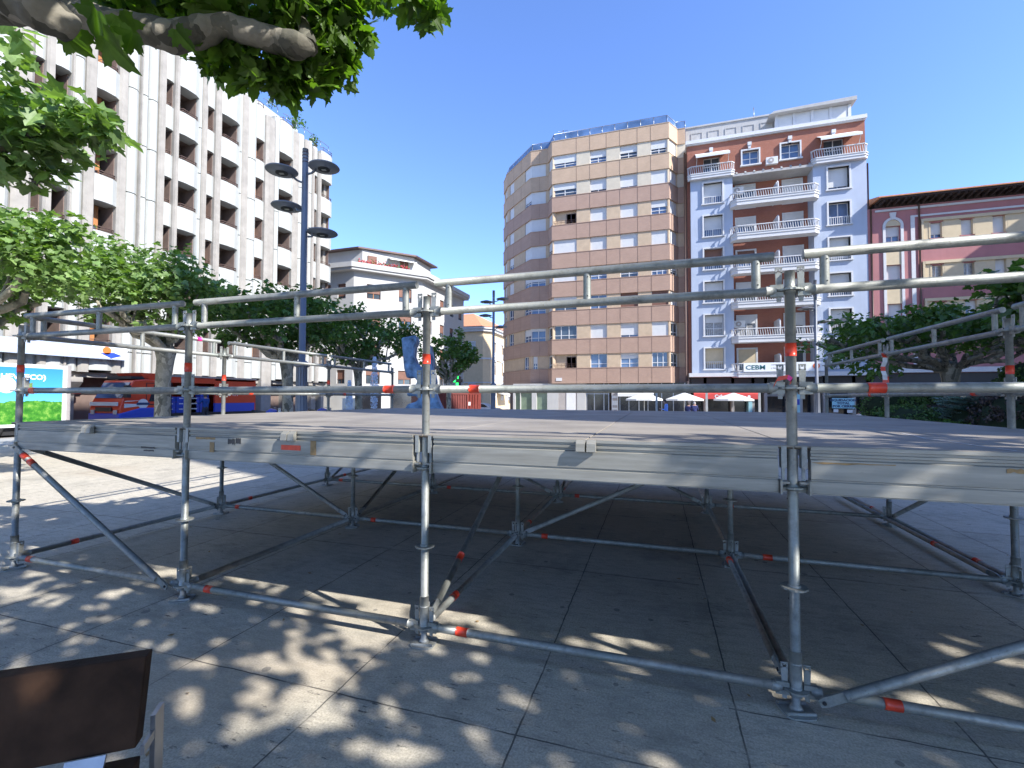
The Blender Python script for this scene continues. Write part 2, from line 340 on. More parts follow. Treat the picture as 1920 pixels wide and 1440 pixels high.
# ------------------------------------------------------------------ ground
def gz(x, y):
    t = min(1, max(0, (y-11)/27)); t = t*t*(3-2*t); return -.5*t
gm = MB(); xs = [-900, -300, -100, -60, -30, -10, 0, 12, 30, 60, 100, 300, 900]; ys = [-300, -60, -20, 0, 6, 11, 14, 17, 20, 23, 26, 29, 32, 35, 38, 44, 60, 100, 300, 1500]
vsx = [(x, y, gz(x, y)) for y in ys for x in xs]; nx = len(xs)
gm.add(vsx, [(j*nx+i, j*nx+i+1, (j+1)*nx+i+1, (j+1)*nx+i) for j in range(len(ys)-1) for i in range(nx-1)])
gm.build('plaza_paving', G['pave'], kind='structure')
rd = MB()
ysr = [y for y in ys if -60 <= y <= 100]
rd.add([p for y in ysr for p in ((-21.4, y, gz(0, y)+.004), (-14.2, y, gz(0, y)+.004))], [(2*i, 2*i+1, 2*i+3, 2*i+2) for i in range(len(ysr)-1)])
rd.build('service_road', M('worn_pale_paving', (.33, .315, .30), .9, var=.12, sc=1.2, bump=.15), kind='structure')

# ------------------------------------------------------------------ scaffold stage
B = 2.07; Z0 = .11
stage = empty('scaffold_stage', (4.14, 3.1, 0), 'temporary stage of galvanised scaffold tubes with a grey deck and guard rails on the plaza', 'stage')
def band(o, p, q, t, parent, ln=.07, m='redtape', r=.0262, name='red_band'):
    p, q = Vector(p), Vector(q); d = (q-p).normalized(); c = p+d*t
    random.seed(int(abs(c.x*71+c.y*37+c.z*13)*10)); sl = random.uniform(-.008, .008)
    mb = MB(); mb.tube([c-d*ln/2, c-d*ln/6, c+d*(ln/2+sl)], [r, r+.0006, r], n=16); mb.build(name, G[m], parent)
def rosette(mb, x, y, z):
    n = 32; v = []; 
    for zz in (z-.0045, z+.0045):
        for k in range(n):
            q = 2*math.pi*k/n; rr = .061*(1-.06*max(0, math.cos(8*q))**2); v.append((x+rr*math.cos(q), y+rr*math.sin(q), zz))
    b = n; mb.add(v, [list(range(n))[::-1], [b+i for i in range(n)]]+[(i, (i+1)%n, b+(i+1)%n, b+i) for i in range(n)], 0)
    mb.lathe([(.030, -.016), (.030, .016)], (x, y, z), n=16)
def post(i, j, top):
    x, y = i*B, j*B; random.seed(i*7+j)
    mb = MB(); mb.tube([(x, y, .30), (x, y, top-.11 if top > 1.5 else top)], .0242, n=18)
    mb.tube([(x, y, .075), (x, y, .30)], .0285, n=18)
    mb.tube([(x, y, .235), (x, y, .245)], .0297, n=18)
    if top > 1.5:
        mb.tube([(x, y, top-.11), (x, y, top)], .0235, n=18)
    for a_ in (0, 1.2):
        for k in range(3 if top > 1.5 else 1):
            mb.tube([(x+.0238*math.cos(a_+1.8), y+.0238*math.sin(a_+1.8)-.001, .55+k*.5), (x+.026*math.cos(a_+1.8), y+.026*math.sin(a_+1.8), .55+k*.5)], .004, n=8, m=1)
    p = mb.build('standard', [G['galv'], G['black']], stage)
    for k in range(5 if top > 1.5 else 3):
        rb = MB(); rosette(rb, x, y, Z0+.5*k); rb.build('rosette', G['galv'], p)
    bp = MB(); a = random.uniform(0, 1.5); c, s_ = math.cos(a), math.sin(a)
    pl = []
    for k in range(20):
        q = 2*math.pi*k/20; r_ = .078/max(abs(math.cos(q)), abs(math.sin(q)))**.75; pl.append((x+r_*math.cos(q+a), y+r_*math.sin(q+a)))
    bp.prism(pl, .002, .010)
    for sg in (-1, 1):
        for w0 in (.028,):
            ctr = Vector((x-s_*sg*.045, y+c*sg*.045, .013)); bp.tube([ctr-Vector((c, s_, 0))*.07, ctr+Vector((c, s_, 0))*.07], .009, n=8)
    bp.lathe([(.034, .008), (.024, .03), (.019, .032), (.019, .08)], (x, y, 0), n=16)
    bp.build('base_jack', G['galvd'], p)
    if top > 1.5:
        band(None, (x, y, 0), (x, y, 3), 1.80+random.uniform(-.02, .02), p, .07)
    return p
def head(mb, p, d, m=0):                     # ledger head clamped on a rosette at p, tube leaving along d
    p = Vector(p); d = Vector(d); sd = Vector((-d.y, d.x, 0))
    for sg in (-1, 1):
        mb.obox(p+d*.062+Vector((0, 0, sg*.019)), d*.030, sd*.017, Vector((0, 0, .012)), m)
    mb.tube([p+d*.062, p+d*.085, p+d*.11], [.020, .028, .0265], m, n=14)
def wedge(p, d, up=True):
    p = Vector(p); d = Vector(d); sd = Vector((-d.y, d.x, 0)); mb = MB(); h = .045
    c = p+d*.050+Vector((0, 0, .030))
    # tapering wedge plate with an eye at the top, standing through the rosette
    mb.extr([c-sd*.003+d*a+Vector((0, 0, z)) for a, z in ((-.010, -.085), (.010, -.085), (.016, .068), (-.016, .068))], sd*.006)
    mb.obox(c+Vector((0, 0, .082)), d*.0045, sd*.003, Vector((0, 0, .004)))
    for a in (-.0125, .0125): mb.obox(c+d*a+Vector((0, 0, .075)), d*.004, sd*.003, Vector((0, 0, .012)))
    mb.obox(c+Vector((0, 0, .089)), d*.0165, sd*.003, Vector((0, 0, .004)))
    return mb
def ledger(i, j, i2, j2, z, name='ledger', bd=None, mt='galv'):
    a = Vector((i*B, j*B, z)); b = Vector((i2*B, j2*B, z)); d = (b-a).normalized()
    mb = MB(); mb.tube([a+d*.10, b-d*.10], .0242, n=16); head(mb, a, d); head(mb, b, -d)
    o = mb.build(name, G[mt], stage)
    for p_, dd in ((a, d), (b, -d)): wedge(p_, dd).build('wedge', G['galvd' if (i+j) % 2 == 0 else 'galv'], o)
    if bd is not None: band(None, a, b, bd, o)
    return o
for j in range(4):
    for i in range(5):
        post(i, j, 2.21 if (j == 0 or i in (0, 4)) else 1.12)
for j in range(4):
    for i in range(4): ledger(i, j, i+1, j, Z0, bd=[.24, .27, .26, .40][i] if j == 0 else .3)
for i in range(5):
    for j in range(3): ledger(i, j, i, j+1, Z0, bd=.45 if i % 2 == 0 else None, mt='galvd')
for i in range(4): ledger(i, 0, i+1, 0, 1.61, 'middle_rail', bd=[.20, 1.80, .34, .36][i])
for i in (0, 4):
    for j in range(3): ledger(i, j, i, j+1, 1.61, 'middle_rail', bd=.42)
def guard(i, j, i2, j2):
    a = Vector((i*B, j*B, 2.11)); b = Vector((i2*B, j2*B, 2.11)); d = (b-a).normalized(); u = Vector((0, 0, .182))
    mb = MB(); mb.tube([a+d*.10, b-d*.10], .0242, n=16); head(mb, a, d); head(mb, b, -d)
    mb.tube([a+d*.062+u, b-d*.072+u], .0242, n=16)
    sd = Vector((-d.y, d.x, 0))
    for t in (.155, B/2, B-.155):
        c = a+d*t+u/2; 
        ring = [(math.cos(q), math.sin(q)) for q in [2*math.pi*k/16 for k in range(16)]]
        mb.add([c+d*(.022*x)+sd*(.019*y)+Vector((0, 0, zz)) for zz in (-.09, .09) for x, y in ring], [(k, (k+1) % 16, 16+(k+1) % 16, 16+k) for k in range(16)], 0, True)
        for zz in (.055, -.055):
            mb.tube([c-sd*.0185+d*.006+Vector((0, 0, zz)), c-sd*.0202+d*.006+Vector((0, 0, zz))], .0035, 1, n=8)
    o = mb.build('guard_rail', [G['galv'], G['black']], stage)
    for p_, dd in ((a, d), (b, -d)): wedge(p_, dd).build('wedge', G['galvd'], o)
    return o
for i in range(4): g_ = guard(i, 0, i+1, 0)
for i in (0, 4):
    for j in range(3):
        g_ = guard(i, j, i, j+1)
        if i == 0 and j == 0: band(None, (0, 0, 2.292), (0, B, 2.292), 1.70, g_, .06, 'pinktape')
def brace(p, q, bands=(), off=(0, 0, 0), m='galv', r=.0235):
    p = Vector(p)+Vector(off); q = Vector(q)+Vector(off); d = (q-p).normalized(); sd = d.cross(Vector((0, 0, 1))).normalized(); L = (q-p).length
    mb = MB(); mb.tube([p+d*.12, q-d*.12], r, n=16)
    for c, s_ in ((p, 1), (q, -1)):          # flattened bolted ends
        e = d*s_; up = e.cross(sd)
        mb.extr([c+e*a+up*h-sd*.006 for a, h in ((.0, -.018), (.0, .018), (.03, .024), (.14, .022), (.14, -.022), (.03, -.024))], sd*.012)
        mb.tube([c+e*.02-sd*.012, c+e*.02+sd*.012], .009, 1, n=10)
    o = mb.build('diagonal_brace', [G[m], G['black']], stage)
    for t in bands: band(None, p, q, t, o, .07, r=.0256)
    return o
def bs(i, j, k): return (i*B, j*B, Z0+k)
brace((.055, -.055, 1.11), (B-.085, -.06, .10), (.19, .30))
brace((3*B+.085, -.06, .09), (4*B-.06, -.06, 1.08))
brace((0, .08, 1.08), (0, B-.08, .13), m='galvd')
brace((.08, B, 1.08), (B-.08, B, .13), m='galvd')
brace((2*B, .09, .13), (2*B, B-.08, 1.06), (.52,))
brace((2*B+.08, B, .13), (3*B-.08, B, 1.06), m='galvd')
brace((B+.02, B+.08, .13), (B, 2*B-.08, 1.06), m='galvd')
brace((4*B, 2*B-.08, .13), (4*B, B+.08, 1.06), m='galvd')
brace((4*B-.06, B+.08, .10), (4*B-.06, 2*B+1.5, .10), (.9,), m='galvd')
brace((3*B-.05, .08, .14), (3*B-.05, B-.08, .14), (1.7,), m='galvd', r=.018)
brace((2*B-.08, 2*B, .13), (B+.08, 2*B, 1.06), m='galvd')
brace((2*B+.05, 2*B+.08, .13), (2*B, 3*B-.08, 1.06), m='galvd')
brace((3*B-.08, 2*B, .13), (2*B+.08, 2*B, 1.06), m='galvd')
brace((.03, 2*B+.08, .13), (0, 3*B-.08, 1.06), m='galvd')
# edge beams: extruded aluminium profile (offset outward o, height z)
PR = [(.0, 1.083), (.045, 1.083), (.045, 1.087), (.050, 1.090), (.050, 1.146), (.043, 1.150), (.043, 1.156), (.050, 1.160), (.050, 1.252), (.036, 1.258), (.036, 1.268), (.047, 1.272), (.047, 1.284), (.040, 1.287), (.040, 1.299), (.052, 1.302), (.052, 1.318), (.0, 1.318)]
def beam(p, q, nrm, ends=.072, name='edge_beam'):
    p, q = Vector((*p, 0)), Vector((*q, 0)); d = (q-p).normalized(); n = Vector((*nrm, 0)); mb = MB()
    mb.extr([p+d*ends+n*(o-.012)+Vector((0, 0, z)) for o, z in PR], (q-p)-d*2*ends)
    # hooked end lugs either side of the post
    for e, s_ in ((p, 1), (q, -1)):
        b = e+d*s_*.045+n*.012
        mb.obox(b+Vector((0, 0, 1.262)), d*.012, n*.022, Vector((0, 0, .055)), 1)
        mb.obox(b+d*s_*.018+n*.018+Vector((0, 0, 1.115)), d*.004, n*.03, Vector((0, 0, .035)), 0)
        mb.obox(b+n*.01+Vector((0, 0, 1.137)), d*.022, n*.022, Vector((0, 0, .005)), 0)
        mb.obox(b+n*.0+Vector((0, 0, 1.185)), d*.007, n*.006, Vector((0, 0, .04)), 1)
        mb.obox(b+n*-.02+Vector((0, 0, 1.11)), d*.022, n*.006, Vector((0, 0, .028)), 1)
    o = mb.build(name, [G['alu'], G['galvd']], stage)
    c = (p+q)/2+n*.045; cb = MB()          # centre clip
    cb.extr([c-d*.055+n*a+Vector((0, 0, z)) for a, z in ((0, 1.318), (.028, 1.300), (.034, 1.256), (0, 1.250))], d*.05)
    cb.extr([c+d*.005+n*a+Vector((0, 0, z)) for a, z in ((0, 1.318), (.028, 1.300), (.034, 1.256), (0, 1.250))], d*.05)
    cb.build('clip', G['alu'], o)
    return o
bm_ = [beam((i*B, 0), ((i+1)*B, 0), (0, -1)) for i in range(4)]
for i in range(4): beam(((i+1)*B, 3*B), (i*B, 3*B), (0, 1))
for j in range(3): beam((0, (j+1)*B), (0, j*B), (-1, 0)); beam((4*B, j*B), (4*B, (j+1)*B), (1, 0))
for j in (1, 2):
    for i in range(4):
        mb = MB(); mb.box((i*B+.06, j*B-.03, 1.12), ((i+1)*B-.06, j*B+.03, 1.29)); mb.build('transom', G['alu'], stage)
def mark(bi, s0, s1, z0, z1, m, name, wob=0):
    mb = MB(); y = -.0405 if z0 > 1.158 else -.0405
    pts = []
    random.seed(int(s0*100)); k = 7
    for t in range(k+1): pts.append((s0+(s1-s0)*t/k, y, z0+random.uniform(-wob, wob)))
    for t in range(k+1): pts.append((s1+(s0-s1)*t/k, y, z1+random.uniform(-wob, wob)))
    mb.extr([(x, yy, z) for x, yy, z in pts], (0, .0015, 0)); return mb.build(name, G[m], bm_[bi])
def mx(u, v): p = atY(u, v, -.041); return p[0], p[2]
def markpx(bi, u0, v0, u1, v1, m, name, wob=0):
    a = mx(u0, v0); b = mx(u1, v1); mark(bi, a[0], b[0], min(a[1], b[1]), max(a[1], b[1]), m, name, wob)
markpx(1, 527, 834, 563, 845, 'redtape', 'reflective_sticker')
markpx(1, 367, 819, 403, 824.5, 'browntape', 'tape_residue', .002)
markpx(1, 393, 829, 401, 848, 'browntape', 'tape_residue', .002)
markpx(1, 582, 826, 592, 854, 'browntape', 'tape_residue', .002)
markpx(1, 427, 822, 440, 833, 'black', 'torn_sticker', .009); markpx(1, 442, 822, 451, 832, 'black', 'torn_sticker', .006)
markpx(3, 1522, 866, 1680, 875, 'browntape', 'tape_residue', .004); markpx(3, 1888, 879, 1935, 888, 'browntape', 'tape_residue', .004)
markpx(0, 264, 837, 289, 841, 'black', 'latch', .001); markpx(0, 269, 843, 288, 846.5, 'black', 'latch', .002)
# deck boards
nb = 8
for i in range(nb):
    for j in range(3):
        x0 = i*B/2+.004 - (.045 if i == 0 else 0); x1 = (i+1)*B/2-.004 + (.045 if i == nb-1 else 0)
        y0 = j*B+.004-(.036 if j == 0 else 0); y1 = (j+1)*B-.004+(.036 if j == 2 else 0)
        mb = MB(); mb.box((x0, y0, 1.312), (x1, y1, 1.3215)); mb.box((x0, y0, 1.304), (x1, y1, 1.312), 1); o = mb.build('deck_board', [G['deck'], G['soil']], stage)  # dark brown underside layer, added to deepen the shade under the deck
        bev = o.modifiers.new('b', 'BEVEL'); bev.width = .002; bev.segments = 1
random.seed(3)
# paint scuffs on the deck
sc = MB()
pts = [atZ(u, v, 1.3232) for u, v in ((1690, 812), (1712, 816), (1735, 822), (1790, 829), (1850, 838), (1905, 845))]
for a, b in zip(pts, pts[1:]):
    a, b = Vector(a), Vector(b); d = (b-a).normalized(); s_ = Vector((-d.y, d.x, 0))*.006; sc.add([a-s_, b-s_, b+s_, a+s_], [(0, 1, 2, 3)])
for u, v, L_ in ((700, 783, .3), (900, 788, .2), (1000, 793, .25), (1290, 796, .2), (1560, 811, .3), (1390, 806, .2), (640, 796, .25)):
    a = Vector(atZ(u, v, 1.3232)); d = Vector((random.uniform(.6, 1), random.uniform(-.6, .6), 0)).normalized(); s_ = Vector((-d.y, d.x, 0))*.005
    sc.add([a-s_, a+d*L_-s_*.3, a+d*L_+s_*.3, a+s_], [(0, 1, 2, 3)])
sc.build('paint_scuffs', M('scuff_white', (.55, .55, .56), .7), stage)

# barrier tape scraps tied to the scaffold
def strip(name, label, pts, wv, mats, cols):
    mb = MB()
    for k in range(len(pts)-1):
        a, b = Vector(pts[k]), Vector(pts[k+1]); wv_ = Vector(wv[k]) if isinstance(wv, list) else Vector(wv)
        mb.add([a-wv_, b-wv_, b+wv_, a+wv_, a-wv_+Vector((0, .0015, 0)), b-wv_+Vector((0, .0015, 0)), b+wv_+Vector((0, .0015, 0)), a+wv_+Vector((0, .0015, 0))], [(0,1,2,3), (7,6,5,4), (0,4,5,1), (2,6,7,3)], cols[k % len(cols)])
    return mb.build(name, mats, label=label, cat='tape', group='barrier tape scraps')
x, y = 4*B, 2*B
strip('barrier_tape', 'red and white barrier tape hanging from a rear right stage post', [(x-.04+.012*math.sin(k*1.3), y-.05+.01*math.cos(k*2), 2.12-.055*k) for k in range(9)], (.028, .008, .0), [G['white'], G['redtape']], [1, 0, 0, 1, 0, 0])
x = 3*B
strip('barrier_tape', 'scrap of pink and red tape knotted at the mid rail of the nearest post', [(x-.09, -.05, 1.62), (x-.075, -.06, 1.655), (x-.03, -.06, 1.665), (x-.01, -.06, 1.65), (x-.02, -.06, 1.635)], (.003, .0, .011), [G['pinktape'], G['redtape']], [1, 1, 0])

# ------------------------------------------------------------------ bench, bottom left
bench = empty('bench', (4.0, -1.9, 0), 'dark timber bench with steel end frame, seen from behind at lower left', 'bench')
E0 = Vector((4.222, -1.735, 0)); bd_ = Vector((-.81, -.585, 0)).normalized(); bn = Vector((.585, -.81, 0))
def slab(z0, z1, o0, o1, th=.045, L=1.9, e=0.0):
    mb = MB(); n_ = 1
    A = E0+bd_*e
    q = [A+bn*o0+Vector((0,0,z0)), A+bn*o1+Vector((0,0,z1)), A+bn*(o1-th)+Vector((0,0,z1)), A+bn*(o0-th)+Vector((0,0,z0))]
    mb.extr(q, bd_*L); o = mb.build('backrest_slat', G['rustwood'], bench); b_ = o.modifiers.new('b', 'BEVEL'); b_.width = .004; b_.segments = 2; return o
slab(.64, .85, .05, .0); slab(.40, .60, .10, .06)
sb = MB(); 
for k in range(3): 
    c = E0+bd_*.95+bn*(.20+.14*k)+Vector((0, 0, .33)); sb.obox(c, bd_*.95, bn*.06, Vector((0, 0, .02)))
sb.build('seat', G['rustwood'], bench)
for t in (-.008, 1.6):
    fb = MB(); A = E0+bd_*t
    fb.obox(A-bn*.062+Vector((0, 0, .335)), bd_*.006, bn*.030, Vector((0, 0, .335)))
    fb.obox(A-bn*.0+Vector((0, 0, .62)), bd_*.005, bn*.032, Vector((0, 0, .012)))
    fb.obox(A+bn*.27+Vector((0, 0, .29)), bd_*.006, bn*.235, Vector((0, 0, .02)))
    fb.obox(A+bn*.47+Vector((0, 0, .135)), bd_*.006, bn*.03, Vector((0, 0, .135)))
    fb.build('end_frame', G['steel'], bench)
st = MB(); a = E0+bd_*.10+bn*.055+Vector((0, 0, .655)); b = E0+bd_*.10+bn*.34+Vector((0, 0, .0)); d = (b-a).normalized()
for t in (.10, 1.5):
    a = E0+bd_*t+bn*.058+Vector((0, 0, .645)); b = E0+bd_*(t+.02)+bn*.36+Vector((0, 0, .0)); d = (b-a)
    st = MB(); st.obox((a+b)/2, d/2, bd_*.042, d.cross(bd_).normalized()*.004); st.build('stay_bar', G['steel'], bench)

# ------------------------------------------------------------------ windows
def window(F, par, s0, s1, z0, z1, n=-.14, fr='white', panes=2, sh=0, shm='shut_w', fw=.06, gl='glass', sill=None, mid=None, name='window'):
    mb = MB()
    F.box(mb, s0, s1, n-.04, n-.02, z0, z1, 1)
    F.box(mb, s0, s0+fw, n-.02, n+.03, z0, z1); F.box(mb, s1-fw, s1, n-.02, n+.03, z0, z1)
    F.box(mb, s0+fw, s1-fw, n-.02, n+.028, z0, z0+fw); F.box(mb, s0+fw, s1-fw, n-.02, n+.028, z1-fw, z1)
    for k in range(1, panes):
        c = s0+(s1-s0)*k/panes; F.box(mb, c-fw*.6, c+fw*.6, n-.02, n+.026, z0+fw, z1-fw)
    if mid: F.box(mb, s0+fw, s1-fw, n-.02, n+.022, z0+(z1-z0)*mid-.03, z0+(z1-z0)*mid+.03)
    if sill: F.box(mb, s0-.05, s1+.05, n+.031, sill, z0-.05, z0+.02)
    o = mb.build(name, [G[fr], G[gl]], par)
    if sh > 0:
        sb_ = MB(); zb = z1-(z1-z0)*sh; F.box(sb_, s0+.03, s1-.03, n+.031, n+.05, zb, z1-.005)
        if sh < .97: F.box(sb_, s0+.03, s1-.03, n+.031, n+.062, zb-.035, zb-.001)
        sb_.build('shutter', G[shm], o)
    return o

# ------------------------------------------------------------------ tan brick block
YF = 43.8
tan = empty('apartment_building', (1, 48, -.5), 'tall tan and pinkish brick apartment block with white shuttered windows and faceted left wing', 'building')
XA = atY(1036, 500, YF)[0]; XB = atY(1255, 500, YF)[0]
def ray_plan(u, p, d, v=500):
    q = on_line(u, v, p, (p[0]+d[0], p[1]+d[1])); return (q[0], q[1])
A0 = (XA, YF); B0 = (XB, YF)
A1 = ray_plan(1028.5, (0, 45.0), (1, 0)); A2 = ray_plan(996, (0, 45.0), (1, 0))
A3 = ray_plan(952, A2, (-.70, .71)); A4 = ray_plan(945.5, A3, (-.50, .87)); A5 = (A4[0]+.6, A4[1]+9)
B1 = ray_plan(1271, (0, 45.3), (1, 0)); B2 = ray_plan(1287, (0, 45.3), (1, 0))
plan = [A5, A4, A3, A2, A1, A0, B0, B1, B2]
TT, TH, TW = 26.93, 2.985, 1.46          # top of highest window, storey, window height
random.seed(11)
mbT = MB(); core = [(x+.0, y+.34) for x, y in plan]; core[0] = (A5[0]+.36, A5[1]); core[1] = (A4[0]+.36, A4[1]+.1); core[2] = (A3[0]+.33, A3[1]+.1)
mbT.prism(core+[(B2[0], 60), (A5[0]+.4, 60)], 3.04, 28.6); mbT.prism([(x, y+1.3) for x, y in core]+[(B2[0], 60), (A5[0]+.4, 60)], -1, 3.04); core_o = mbT.build('core', G['recess'], tan)
faces = [('z', Fr(A5, A4)), ('c', Fr(A4, A3)), ('b', Fr(A3, A2)), ('a', Fr(A2, A1)), ('ch', Fr(A1, A0)), ('m', Fr(A0, B0)), ('e', Fr(B0, B1)), ('r', Fr(B1, B2))]
def cu(F, u, v=500): return F.uv(u, v)[0]
Fm = faces[5][1]; 
cols = [cu(Fm, u, 272) for u in (1037.5, 1081, 1106, 1137, 1162, 1195, 1220, 1255)]
openings = {'m': [(cols[0], cols[1]), (cols[2], cols[3]), (cols[4], cols[5]), (cols[6], Fm.L-.12)], 'e': [(.15, faces[6][1].L-.15)], 'ch': [(.1, faces[4][1].L-.1)]}
Fa = faces[3][1]; Fb = faces[2][1]
openings['a'] = [(.0, cu(Fa, 1023.5, 300))]; openings['b'] = [(cu(Fb, 984.5, 320), Fb.L), (cu(Fb, 956, 350), cu(Fb, 964, 350))]
openings['c'] = [(faces[1][1].L*.35, faces[1][1].L*.35+.9)]
shv = {}
SH = [ # shutter fraction per storey for the four main columns
 (.55, .5, .5, .55), (.45, .75, .8, .93), (0, 1, 1, .45), (.9, 1, 1, 1), (.95, .35, .3, .1), (.35, 0, 1.0, 1.0), (0, 1, .8, 1), (0, 0, .35, .0)]
for key, F in faces:
    ext = .0
    for r in range(8):
        zt = TT-TH*r; zb = zt-TW
        ops = [(a, b, zb, zt) for a, b in openings.get(key, [])] if not (key in 'abc' and r == 7) else ([(cu(Fb, 985, 660)-.2, cu(Fb, 985, 660)+.75, zb-.1, zt), ] if key == 'b' else [(cu(Fa, 1000, 650), cu(Fa, 1008, 650), zb-.1, zt)] if key == 'a' else [])
        mb = MB(); F.grid(mb, 0, F.L, zb, zt, ops, -.33, 0)
        if len(ops) > 1: F.box(mb, 0, F.L, -.36, -.329, zb, zt)
        if mb.v: mb.build('wall_pier', G['tanpale' if r < 2 and key in ('m', 'r') else 'tanp'], tan)
        for ci, (a, b, z0, z1) in enumerate(ops):
            balc = key == 'm' and ci == 0 and r in (2, 7)
            if key == 'm':
                s_ = SH[r][ci]; pn = (3 if r in (6, 7) else 2) if ci == 0 else (2 if ci < 3 else 3 if r > 3 else 2)
                if balc:
                    rb = MB()
                    for z_ in (z0+.32, z0+.5): rb.tube([F.P(a, -.06, z_), F.P(b, -.06, z_)], .02, n=6)
                    for t in range(7): rb.tube([F.P(a+(b-a)*t/6, -.06, z0), F.P(a+(b-a)*t/6, -.06, z0+.5)], .014, n=6)
                    rb.build('terrace_rail', G['darkrail'], tan)
                    bk = MB(); F.box(bk, a, b, -.33, -.29, z0, z1); bk.build('terrace_back', G['tanp'], tan)
                    window(F, tan, b-1.1, b-.1, z0, z1-.25, n=-.27, fr='darkrail', panes=2); continue
                brown = r == 5 and ci in (2, 3)
                window(F, tan, a, b, z0, z1, n=-.13 if ci in (0, 3) else -.2, panes=pn, sh=s_, shm='shut_b' if brown else 'shut_w', mid=.3, gl='glassb' if random.random() < .4 else 'glass', sill=.01)
            elif key in ('a', 'b', 'c'):
                window(F, tan, a, b, z0, z1, n=-.12, panes=2, sh=random.choice([1, 1, .9, .6]) if r < 5 else random.choice([0, .2, .5]), mid=.3, gl='glassb')
            else: window(F, tan, a, b, z0, z1, n=-.13, panes=2 if key == 'e' else 1, sh=random.choice([1, .9, .6]) if r < 6 else .1, mid=.3)
# projecting brick bands between window rows
def bandpoly(o):
    P = []
    pl = [Vector(p) for p in plan]
    for i, p in enumerate(pl):
        d1 = (pl[i]-pl[i-1]).normalized() if i else None; d2 = (pl[i+1]-pl[i]).normalized() if i < len(pl)-1 else None
        n = Vector((0, 0))
        for d in (d1, d2):
            if d: n += Vector((d.y, -d.x))
        n.normalize(); P.append(p+n*o)
    return [(p.x, p.y) for p in P]
out_ = bandpoly(.10)
zl = [(TT, 28.45)]+[(TT-TH*(r+1), TT-TH*r-TW) for r in range(7)]+[(3.05, TT-TH*7-TW)]
for k, (z0, z1) in enumerate(zl):
    mb = MB(); mb.prism(out_+[(B2[0], 55)], z0, z1)
    o = mb.build('brick_band', G['tan' if k < 2 else 'tanlow'], tan)
    jb = MB()
    for key, F in faces:
        js = [c for c in (cols[1]+.0, cols[2], cols[3], cols[4], cols[5], cols[6]) ] if key == 'm' else [F.L*.5] if key in ('a',) else [F.L*.3, F.L*.62] if key == 'b' else []
        for s_ in js: F.box(jb, s_-.009, s_+.009, .09, .104, z0+.02, z1-.02)
    cp = MB()
    jb.build('panel_joint', G['joint'], o)
    ledge = MB(); lp = bandpoly(.14)
    ledge.prism(lp+[(B2[0], 55)], z1-.001 if k else z1, z1+.05); ledge.build('coping', G['tanlow' if k >= 2 else 'tanp'], o)
# rooftop balustrade and antenna
rb = MB(); rp = [Vector(p) for p in bandpoly(-.2)]
for a, b in zip(rp, rp[1:]):
    L_ = (b-a).length; k = max(1, round(L_/1.2))
    for t in range(k+1):
        p = a+(b-a)*t/k; rb.tube([(p.x, p.y, 28.5), (p.x, p.y, 29.35)], .03, n=6)
    rb.tube([(a.x, a.y, 29.35), (b.x, b.y, 29.35)], .03, n=6)
rr = rb.build('roof_railing', G['steel'], tan)
gb = MB()
for a, b in zip(rp, rp[1:]):
    d = (b-a).normalized(); n = Vector((d.y, -d.x)); c = (a+b)/2; gb.obox((c.x, c.y, 28.95), Vector((*(b-a)/2, 0)), Vector((*n*.008, 0)), (0, 0, .34))
gb.build('glass_panel', G['mesh'], rr)
ab = MB(); p = atY(1056, 235, 46.5); ab.tube([(p[0], 46.5, 28.4), (p[0], 46.5, 31.2)], .04, n=6)
for k in range(5): ab.tube([(p[0]-.55, 46.5, 30.2+.22*k), (p[0]+.55, 46.5, 30.2+.22*k)], .025, n=5)
ab.build('antenna', G['steel'], tan)
# pharmacy-style ground floor: white shopfront, piers, glazed entrance
gf = MB(); F = Fm; zg = -.55
Fg = Fr((A4[0]+.4, YF+.3), (B2[0], YF+.3))
def gs(u): return cu(Fg, u, 745)
shopw = [(gs(966), gs(975), 0), (gs(976), gs(997), 1), (gs(1006), gs(1026), 1)]
Fg.grid(gf, gs(962), gs(1047), zg, 3.05, [(a, b, zg+.15, 2.1) for a, b, _ in shopw], -.4, 0)
gf.build('shopfront', G['offw'], tan)
gq = MB()
for a, b, _ in shopw: Fg.box(gq, a, b, -.25, -.22, zg+.15, 2.1)
gq.build('shop_window', M('pale_green_shop_glass', (.16, .21, .15), .15), tan)
bl = MB(); Fg.box(bl, gs(958), gs(1024), .001, .06, 2.22, 2.45); bl.build('blue_fascia', G['cyan'], tan)
pr = MB(); Fg.box(pr, gs(1047), gs(1082), -.4, -.02, zg, 3.05); Fg.box(pr, gs(1082), gs(1098), -.4, .02, zg, 3.05, 1); Fg.box(pr, gs(1062), gs(1079), -.02, .02, zg, 2.2, 2)
pr.build('ground_pier', [G['greyst'], G['offw'], G['white']], tan)
en = MB(); Fg.box(en, gs(1098), gs(1141), -.4, -.35, zg, 3.05, 1)
for u in (1098.5, 1113, 1131, 1140): Fg.box(en, gs(u), gs(u)+.09, -.35, -.25, zg, 3.05)
Fg.box(en, gs(1098.5), gs(1141), -.35, -.26, 1.95, 2.03); en.build('entrance_door', [G['steel'], G['shopglass']], tan)
sgn = MB(); Fg.box(sgn, gs(1147), gs(1159), -.1, .05, zg, 2.4); 
for z_ in (.6, .15, 1.3, 1.8): Fg.box(sgn, gs(1148.5), gs(1157.5), .05, .07, z_, z_+.25, 1)
sgn.build('directory_panel', [G['white'], G['greyst']], tan)
ca = MB(); Fg.box(ca, gs(1160), gs(1289), -.5, -.45, zg, 3.05)
for u in (1161, 1178, 1197, 1214, 1240, 1262, 1284): Fg.box(ca, gs(u), gs(u)+.08, -.45, -.36, zg, 3.05, 1)
ca.build('cafe_glazing', [G['shopglass'], G['steel']], tan)
aw = MB(); 
